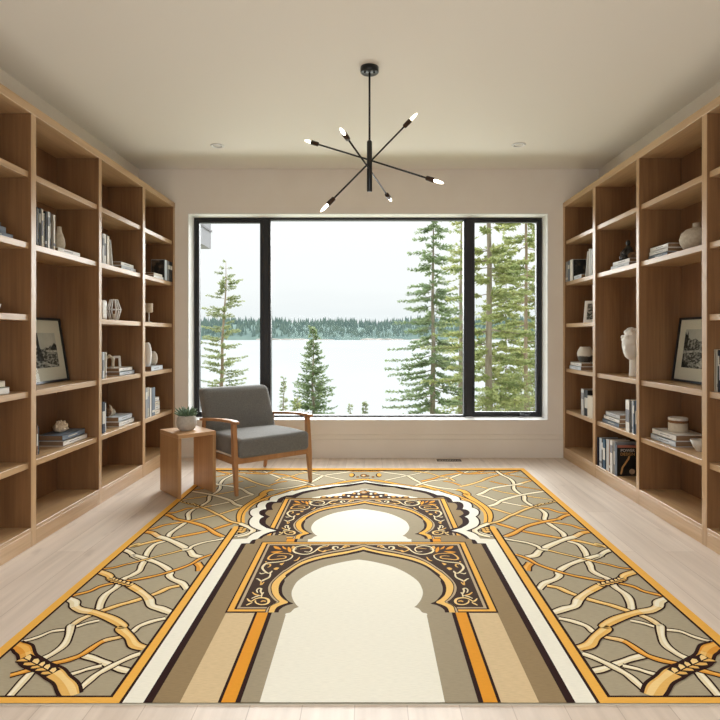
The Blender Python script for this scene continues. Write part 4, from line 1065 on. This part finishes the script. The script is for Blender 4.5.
w = MB(); ap = [(-.026, 0), (-.026, .055)] + [(.026 * -cos(pi * i / 10), .055 + .030 * sin(pi * i / 10)) for i in range(1, 10)] + [(.026, .055), (.026, 0)]
w.tube([(x, 0, z) for x, z in ap], .011, None, 10); w.ball((0, 0, .088), (.014, .012, .014)); w.build('arch_body', a1, M_cream)
a2 = empty('arch_ornament', (-1.985, 4.555, zt), radians(30), 'white square arch ornament, right one on the flat books', 'ornament')
w = MB(); w.prism([(-.036, 0), (-.022, .088), (.030, .088), (.036, 0), (.018, 0), (.016, .070), (-.010, .070), (-.018, 0)], -.011, .011, 'y'); w.build('arch_body', a2, M_plaster, .004)
row(-1, [102.4, 105.1, 107.1], 1.885, r4, [402, 403], ['navy', 'light grey'], .17, 'left of the shell ornament', 'upright books by the shell')
zt = stack(-1, 1.895, 4.40, 4.68, r4, [(.038, 'white', 0, 0, 0), (.036, 'pale blue', 0, .03, .004)], .16, 'under the shell ornament', 'books under the shell')
sh2 = empty('shell_ornament', (-2.0, 4.47, zt), 0, 'brown and cream shell ornament on flat books, low in the left bookcase', 'ornament')
w = MB(); w.ball((0, -.03, .030), (.026, .034, .030), None, 14, 9); w.ball((.012, -.055, .022), (.018, .022, .020), None, 12, 8); w.build('shell_body', sh2, M_stone)
w = MB()
for (y, h_, r_) in ((.012, .085, .016), (.060, .050, .015)):
    w.tube([(0, y, 0), (.004, y + .004, h_ * .5), (-.002, y + .012, h_ * .8), (-.008, y + .004, h_)], [r_, r_, r_ * .6, .002], None, 10)
w.build('petals', sh2, M_cream)
# ---- left bookcase, bay nearest the window
M_cov = mat('dark_photo_cover', (22, 24, 24), .35, .5, (104, 88, 72), (16, 16, 16), 4, contrast=(.5, .72))
def cover_book(s, y0, y1, z, h, dpt, Xs, c, label, group, front=M_cov, side=-1):
    r = book_upright(s, y0, y1, z, h, dpt, Xs, c, label, group); th = y1 - y0
    MB().box(.006, dpt - .002, -th / 2 - .0008, -th / 2 + .0001, .003, h - .003, None, lambda p: (s * p[0], p[1], p[2])).build('cover_picture', r, front)
    return r
cover_book(-1, 5.262, 5.325, r1, .185, .125, 1.852, 'pale blue', 'upright book with dark photo cover, pale spine, nearest the window', 'upright books, window bay upper shelf')
for (a, b, c, t) in ((5.328, 5.356, 'grey', 'first'), (5.358, 5.405, 'dark', 'second'), (5.408, 5.456, 'black', 'third')):
    book_upright(-1, a, b, r1, .183, .13, 1.850, c, f'{c} upright book, {t} past the dark photo cover, near window', 'upright books, window bay upper shelf', 0, (.6, .8))
stack(-1, 1.862, 5.02, 5.255, r1, [(.022, 'white', 0, 0, 0), (.022, 'cream', .01, .02, .004)], .16, 'in front of the dark photo cover', 'flat books, window bay upper shelf')
q = empty('goblet', (-1.925, 5.07, r2), 0, 'white goblet candle holder on a slim stem near the window', 'candle holder')
MB().lathe([(.001, 0), (.024, 0), (.024, .004), (.006, .010), (.0055, .085), (.010, .090)]).build('stem', q, M_cer); MB().lathe([(.001, .088), (.028, .090), (.034, .098), (.034, .168), (.031, .168), (.030, .102), (.001, .098)]).build('cup', q, M_cream)
zt = stack(-1, 1.872, 4.99, 5.262, r3, [(.042, 'pale blue', 0, 0, 0)], .19, 'under the two white vases', 'book under the white vases')
q = empty('vase', (-1.925, 5.035, zt), 0, 'tall slim white vase left of the round ribbed vase', 'vase')
MB().lathe([(.001, 0), (.022, 0), (.032, .03), (.037, .09), (.035, .15), (.024, .192), (.015, .205), (.012, .205), (.011, .19)], (0, 0, 0), None, 26).build('vase_body', q, M_plaster)
q = empty('vase', (-1.930, 5.175, zt), 0, 'round ribbed white vase beside the tall slim one', 'vase')
w = MB(); w.lathe([(.001, 0), (.022, 0), (.036, .025), (.0415, .06), (.036, .098), (.022, .120), (.014, .126), (.011, .126), (.012, .112)], (0, 0, 0), None, 30)
w.v = [(x * (1 + .035 * cos(15 * atan2(y, x))), y * (1 + .035 * cos(15 * atan2(y, x))), z) for x, y, z in w.v]; w.build('vase_body', q, M_sand)
row(-1, [145.5, 147.6, 150.2, 152, 155.1], 1.872, r4, [388, 387.5, 388, 387.5], ['grey', 'speckled', 'white', 'slate'], .18, 'behind the side table', 'upright books behind the side table')
stack(-1, 1.88, 5.092, 5.222, r4, [(.038, 'cream', 0, .01, 0), (.036, 'white', 0, 0, .004), (.038, 'cream', .004, .006, .002), (.034, 'white', 0, .012, .006)], .12, 'of small books, window bay', 'small books, window bay')

# ---- right bookcase, bay nearest the window
cover_book(1, 5.275, 5.345, r1, .190, .125, 1.852, 'white', 'white spined book with dark photo cover, right bookcase near window', 'upright books, right window bay')
book_upright(1, 5.348, 5.392, r1, .188, .13, 1.85, 'slate', 'slate upright book between the grey book and the dark photo cover', 'upright books, right window bay', 0, (.6, .8))
book_upright(1, 5.394, 5.456, r1, .186, .13, 1.85, 'grey', 'grey upright book at the window end of the right bookcase', 'upright books, right window bay', 0, (.1, .2))
stack(1, 1.862, 5.09, 5.268, r1, [(.036, 'pale blue', 0, 0, 0)], .11, 'in front of the dark photo cover, right side', 'flat book, right window bay')
book_upright(1, 4.945, 4.975, r1, .236, .16, 1.885, 'white', 'tall white upright book beside the leaning one, right bookcase', 'pale tall books, right window bay')
book_upright(1, 4.895, 4.94, r1, .228, .16, 1.885, 'light grey', 'pale grey upright book next to the partition, right bookcase', 'pale tall books, right window bay')
book_upright(1, 5.036, 5.054, r1 + .001, .225, .15, 1.883, 'white', 'thin white book leaning toward the partition, right bookcase', 'pale tall books, right window bay', .22)
fr = empty('photo_frame', (1.93, 4.985, r2), radians(43), 'small white photo frame with a dark print, on the middle right shelf', 'picture')
def ff(p): return (p[0], p[1] + .20 * p[2], p[2])
w = MB(); a, b, t = .088, .19, .026
for bx_ in ((-a, a, 0, t), (-a, a, b - t, b), (-a, -a + t, t, b - t), (a - t, a, t, b - t)): w.box(bx_[0], bx_[1], -.008, .008, bx_[2], bx_[3], None, lambda p: (-p[0], p[1] + .2 * p[2], p[2]))
fr.rotation_euler = (0, 0, radians(-43)); w.build('frame', fr, M_white, .0015, 1)
MB().box(-a + t, a - t, -.003, .006, t, b - t, None, ff).build('photograph', fr, P_mid)
MB().box(-.02, .02, .008, .012, .0, .13, None, lambda p: (p[0], p[1] + .055 - .15 * p[2] * 0 + .02, p[2])).build('easel_back', fr, M_white)
M_dip = bpy.data.materials.new('dipped_glaze'); M_dip.use_nodes = True
n = M_dip.node_tree.nodes; L = M_dip.node_tree.links; t = n.new('ShaderNodeTexCoord'); sp = n.new('ShaderNodeSeparateXYZ'); L.new(t.outputs['Object'], sp.inputs[0])
no = n.new('ShaderNodeTexNoise'); no.inputs['Scale'].default_value = 26; no.inputs['Detail'].default_value = 3; L.new(t.outputs['Object'], no.inputs['Vector'])
ma = n.new('ShaderNodeMath'); ma.operation = 'MULTIPLY_ADD'; ma.inputs[1].default_value = .035; L.new(no.outputs['Fac'], ma.inputs[0]); L.new(sp.outputs['Z'], ma.inputs[2])
rp = n.new('ShaderNodeValToRGB'); rp.color_ramp.elements[0].position = .072; rp.color_ramp.elements[1].position = .080
rp.color_ramp.elements[0].color = (*lin((64, 58, 50)), 1); rp.color_ramp.elements[1].color = (*lin((222, 216, 204)), 1); L.new(ma.outputs[0], rp.inputs[0]); L.new(rp.outputs[0], n['Principled BSDF'].inputs['Base Color']); n['Principled BSDF'].inputs['Roughness'].default_value = .5
zt = stack(1, 1.862, 5.10, 5.385, r3, [(.033, 'pale blue', 0, 0, 0), (.032, 'white', 0, .01, .004)], .19, 'under the dark-dipped vase', 'books under the dipped vase')
q = empty('vase', (1.955, 5.245, zt), 0, 'round white vase with dark dipped base on two flat books', 'vase')
MB().lathe([(.001, 0), (.040, 0), (.056, .018), (.068, .055), (.070, .085), (.060, .115), (.048, .132), (.046, .140), (.041, .140), (.042, .125)], (0, 0, 0), None, 30).build('vase_body', q, M_dip)
row(1, [581, 583.7, 587, 592.3], 1.872, r4, [389, 390, 396], ['light grey', 'black', 'cream'], .17, 'lower right shelf near window', 'upright books, low right window bay')
# ---- right bookcase, bay with the bust
zt = stack(1, 1.882, 4.20, 4.515, r1, [(.029, 'light grey', 0, 0, 0), (.028, 'white', .0, .03, .004)], .15, 'below the dark figurine', 'books under the figurine')
q = empty('figurine', (1.975, 4.41, zt), 0, 'dark bronze seated figurine on two flat books', 'figurine')
w = MB(); w.lathe([(.001, 0), (.040, 0), (.043, .012), (.038, .05), (.030, .085), (.024, .108), (.014, .120), (.001, .122)], (0, 0, 0), None, 18)
w.ball((-.004, 0, .142), (.017, .017, .022)); w.tube([(-.02, -.012, .095), (-.045, -.02, .065), (-.03, -.03, .03)], [.011, .010, .009], None, 8); w.tube([(-.02, .012, .095), (-.045, .02, .065), (-.03, .03, .03)], [.011, .010, .009], None, 8)
w.tube([(-.015, -.02, .02), (-.055, -.018, .03), (-.05, -.012, .004)], [.018, .014, .010], None, 8); w.tube([(-.015, .02, .02), (-.055, .018, .03), (-.05, .012, .004)], [.018, .014, .010], None, 8); w.build('figure_body', q, M_dkbr)
q = empty('stone', (1.95, 4.265, zt), 0, 'rough brown stone beside the dark figurine, on the flat books', 'stone'); w = MB(); rr = random.Random(9)
w.ball((0, 0, .022), (.042, .048, .026), None, 14, 10); w.v = [(x * (1 + .18 * sin(70 * y + 2)), y * (1 + .16 * sin(60 * x + 40 * z)), max(0, z * (1 + .15 * sin(90 * y)))) for x, y, z in w.v]; w.build('stone_body', q, M_stone)
q = empty('vase', (2.055, 4.36, r1), 0, 'grey speckled vase half hidden behind the brown stone', 'vase'); MB().lathe([(.001, 0), (.025, 0), (.040, .05), (.044, .12), (.036, .175), (.020, .205), (.018, .22), (.014, .22)]).build('vase_body', q, mat('speckled_grey_glaze', (178, 172, 160), .5, .4, (110, 104, 96), (60, 60, 60)))
# bust: head with face on a cylindrical neck, facing the window
bu = empty('bust_sculpture', (1.985, 4.345, r3), 0, 'white plaster head bust on a cylindrical neck, right bookcase', 'sculpture')
w = MB(); w.lathe([(.001, 0), (.044, 0), (.046, .01), (.043, .06), (.043, .13), (.047, .17), (.040, .20), (.001, .20)], (.012, 0, 0), None, 24); w.build('neck', bu, M_plaster)
def head(p):
    x, y, z = p; u = z / .115
    x += .010 * u                                   # jaw pushed forward, skull back
    if x < 0:
        if -.9 < u < -.2: x -= .014 * (1 - abs(u + .62) / .4) if abs(u + .62) < .4 else 0
        nose = math.exp(-(y / .016) ** 2) * math.exp(-((z + .012) / .028) ** 2); x -= .026 * nose
        brow = math.exp(-(y / .045) ** 2) * math.exp(-((z - .026) / .012) ** 2); x -= .008 * brow
        for sgn in (-1, 1): x += .012 * math.exp(-(((y - sgn * .030) / .016) ** 2)) * math.exp(-(((z - .008) / .014) ** 2))
        x -= .007 * math.exp(-(y / .022) ** 2) * math.exp(-((z + .052) / .008) ** 2); x += .006 * math.exp(-(y / .026) ** 2) * math.exp(-((z + .062) / .006) ** 2)
    y *= (1 - .22 * max(0, -u))
    return x, y, z
w = MB(); w.ball((0, 0, 0), (.080, .068, .115), None, 40, 36, head)
for sgn in (-1, 1): w.ball((.012, sgn * .064, -.004), (.016, .008, .026), None, 10, 8)
T = Matrix.Translation((-.014, 0, .235)) @ Matrix.Rotation(radians(38), 4, 'Z') @ Matrix.Rotation(radians(-14), 4, 'Y')
w.v = [tuple(T @ Vector(p)) for p in w.v]; w.build('head', bu, M_plaster)
w = MB(); rr = random.Random(4)
for k in range(70):
    th_ = rr.uniform(.0, 1.45); a = rr.uniform(0, 6.28); x, y, z = .083 * sin(th_) * cos(a), .071 * sin(th_) * sin(a), .117 * cos(th_)
    if x < -.045 and z < .06: continue
    if x < 0 and z < .035: continue
    w.ball((x + .012, y, z), rr.uniform(.011, .018), None, 8, 6)
w.v = [tuple(T @ Vector(p)) for p in w.v]; w.build('hair', bu, M_plaster, recalc=False)
zt = stack(1, 1.882, 4.37, 4.675, r4, [(.030, 'slate', 0, 0, 0), (.031, 'white', 0, .02, .003), (.033, 'light grey', 0, .05, .006)], .15, 'below the bust shelf', 'flat books under the bust')
row(1, [625.4, 629.4, 631.2, 632.8, 634.4, 637.4], 1.872, r4, [400, 401, 400.5, 401, 401], ['white', 'black', 'light grey', 'slate', 'blue'], .17, 'right of the flat books below the bust', 'upright books under the bust')
row(1, [597, 598.4, 601.2, 602.6, 605.2, 608.6, 610, 612.6, 614.6], 1.855, r0, [437.5, 438, 438.5, 439, 439.5, 440, 440.5, 441.5], ['navy', 'pale blue', 'black', 'teal', 'light grey', 'brown', 'white', 'grey'], .15, 'on the bottom shelf', 'upright books on the bottom shelf')
# large dark art book showing its front cover
y1_ = Yat(614.9, 1.855) - .001; y0_ = Yat(617.0, 1.855)
ab = book_upright(1, y0_, y1_, r0, .232, .150, 1.855, 'slate', 'large black art book showing its gold lettered cover, bottom shelf', 'upright books on the bottom shelf')
th = y1_ - y0_; M_bk = mat('black_cover', (17, 18, 18), .35, .5, (30, 31, 30), (20, 20, 20)); M_gold = mat('gold_foil', (196, 150, 92), .5, .5); M_red = mat('terracotta_band', (176, 112, 94), .6, .3); M_orb = mat('pale_orb_print', (190, 166, 140), .6, .3, (160, 134, 110), (60, 60, 60))
MB().box(.003, .149, -th / 2 - .0010, -th / 2, .001, .231).build('cover_picture', ab, M_bk)
MB().box(.003, .149, -th / 2 - .0016, -th / 2 - .0010, .212, .231).build('cover_band', ab, M_red)
yq = -th / 2 - .0016
w = MB(); w.add([(x, yq, z) for x, z in ((.022, .014), (.036, .014), (.046, .062), (.092, .128), (.098, .150), (.084, .150), (.078, .132), (.034, .066))], [tuple(range(8))]); w.build('gold_stroke', ab, M_gold, recalc=False)
w = MB(); w.add([(.112 + .021 * cos(2 * pi * i / 24), yq, .034 + .021 * sin(2 * pi * i / 24)) for i in range(24)], [tuple(range(24))]); w.build('orb_print', ab, M_orb, recalc=False)
def text(body, parent, loc, size, m, name, sx=1.0):
    c = bpy.data.curves.new(name, 'FONT'); c.body = body; c.size = size; c.align_x = 'LEFT'; c.extrude = .0002; c.resolution_u = 3
    o = bpy.data.objects.new(name + '_curve', c); COL.objects.link(o); bpy.context.view_layer.update()
    me = bpy.data.meshes.new_from_object(o.evaluated_get(bpy.context.evaluated_depsgraph_get())); bpy.data.objects.remove(o)
    q = bpy.data.objects.new(name, me); COL.objects.link(q); me.materials.clear(); me.materials.append(m); q.parent = parent; q.location = loc; q.rotation_euler = (pi / 2, 0, 0); q.scale = (sx, 1, 1)
text('POWER', ab, (.026, yq, .182), .030, M_pale, 'cover_title', 1.02); text('DESIGN', ab, (.024, yq, .154), .032, M_gold, 'cover_title', .98)
# ---- right bookcase, bay with the large framed photograph
stack(1, 1.887, 3.672, 3.915, r1, [(.026, 'slate', 0, 0, 0), (.026, 'white', 0, .006, .003), (.028, 'white', 0, .012, .005)], .16, 'left of the round stoneware vase', 'books beside the round vase')
q = empty('vase', (1.985, 3.515, r1), 0, 'large round sand vase with a short neck, upper right shelf', 'vase')
MB().lathe([(.001, 0), (.045, 0), (.070, .018), (.090, .052), (.094, .078), (.084, .112), (.058, .136), (.028, .146), (.021, .150), (.021, .172), (.023, .174), (.017, .174), (.016, .152)], (0, 0, 0), None, 36).build('vase_body', q, M_sand)
framed(1, 3.40, 3.925, 2.055, 2.112, r3, .420, 'black framed monochrome river print leaning in the right bookcase', art_river)
zt = stack(1, 1.902, 3.60, 3.90, r4, [(.036, 'pale blue', 0, -.015, 0), (.037, 'white', 0, 0, .002)], .20, 'under the candle jar', 'large books under the candle')
q = empty('candle_jar', (1.995, 3.745, zt), 0, 'cream candle jar with a brown band, on two large books', 'candle')
MB().lathe([(.001, 0), (.055, 0), (.058, .003), (.058, .058)], (0, 0, 0), None, 32).build('jar', q, M_cream); MB().lathe([(.058, .058), (.0588, .059), (.0588, .074), (.058, .075)], (0, 0, 0), None, 32).build('band', q, mat('cork_band', (148, 108, 76), .8, .2, (124, 88, 60), (80, 80, 80)))
MB().lathe([(.058, .075), (.058, .090), (.054, .092), (.052, .086), (.001, .086)], (0, 0, 0), None, 32).build('lid', q, M_cer)
q = empty('bowl', (1.985, 3.475, r4), 0, 'small white bowl half hidden by the partition, right of the candle', 'bowl')
MB().lathe([(.001, 0), (.022, 0), (.024, .006), (.040, .028), (.055, .068), (.052, .068), (.036, .030), (.001, .012)], (0, 0, 0), None, 28).build('bowl_body', q, M_cer)
# ---- right bookcase, bay at the edge of the photo
row(1, [714, 715.6, 717.2, 719.2, 722], 1.875, r3, [349.5, 351, 350, 352], ['cream', 'light grey', 'dark', 'navy'], .18, 'at the right photo edge', 'upright books at the right photo edge')
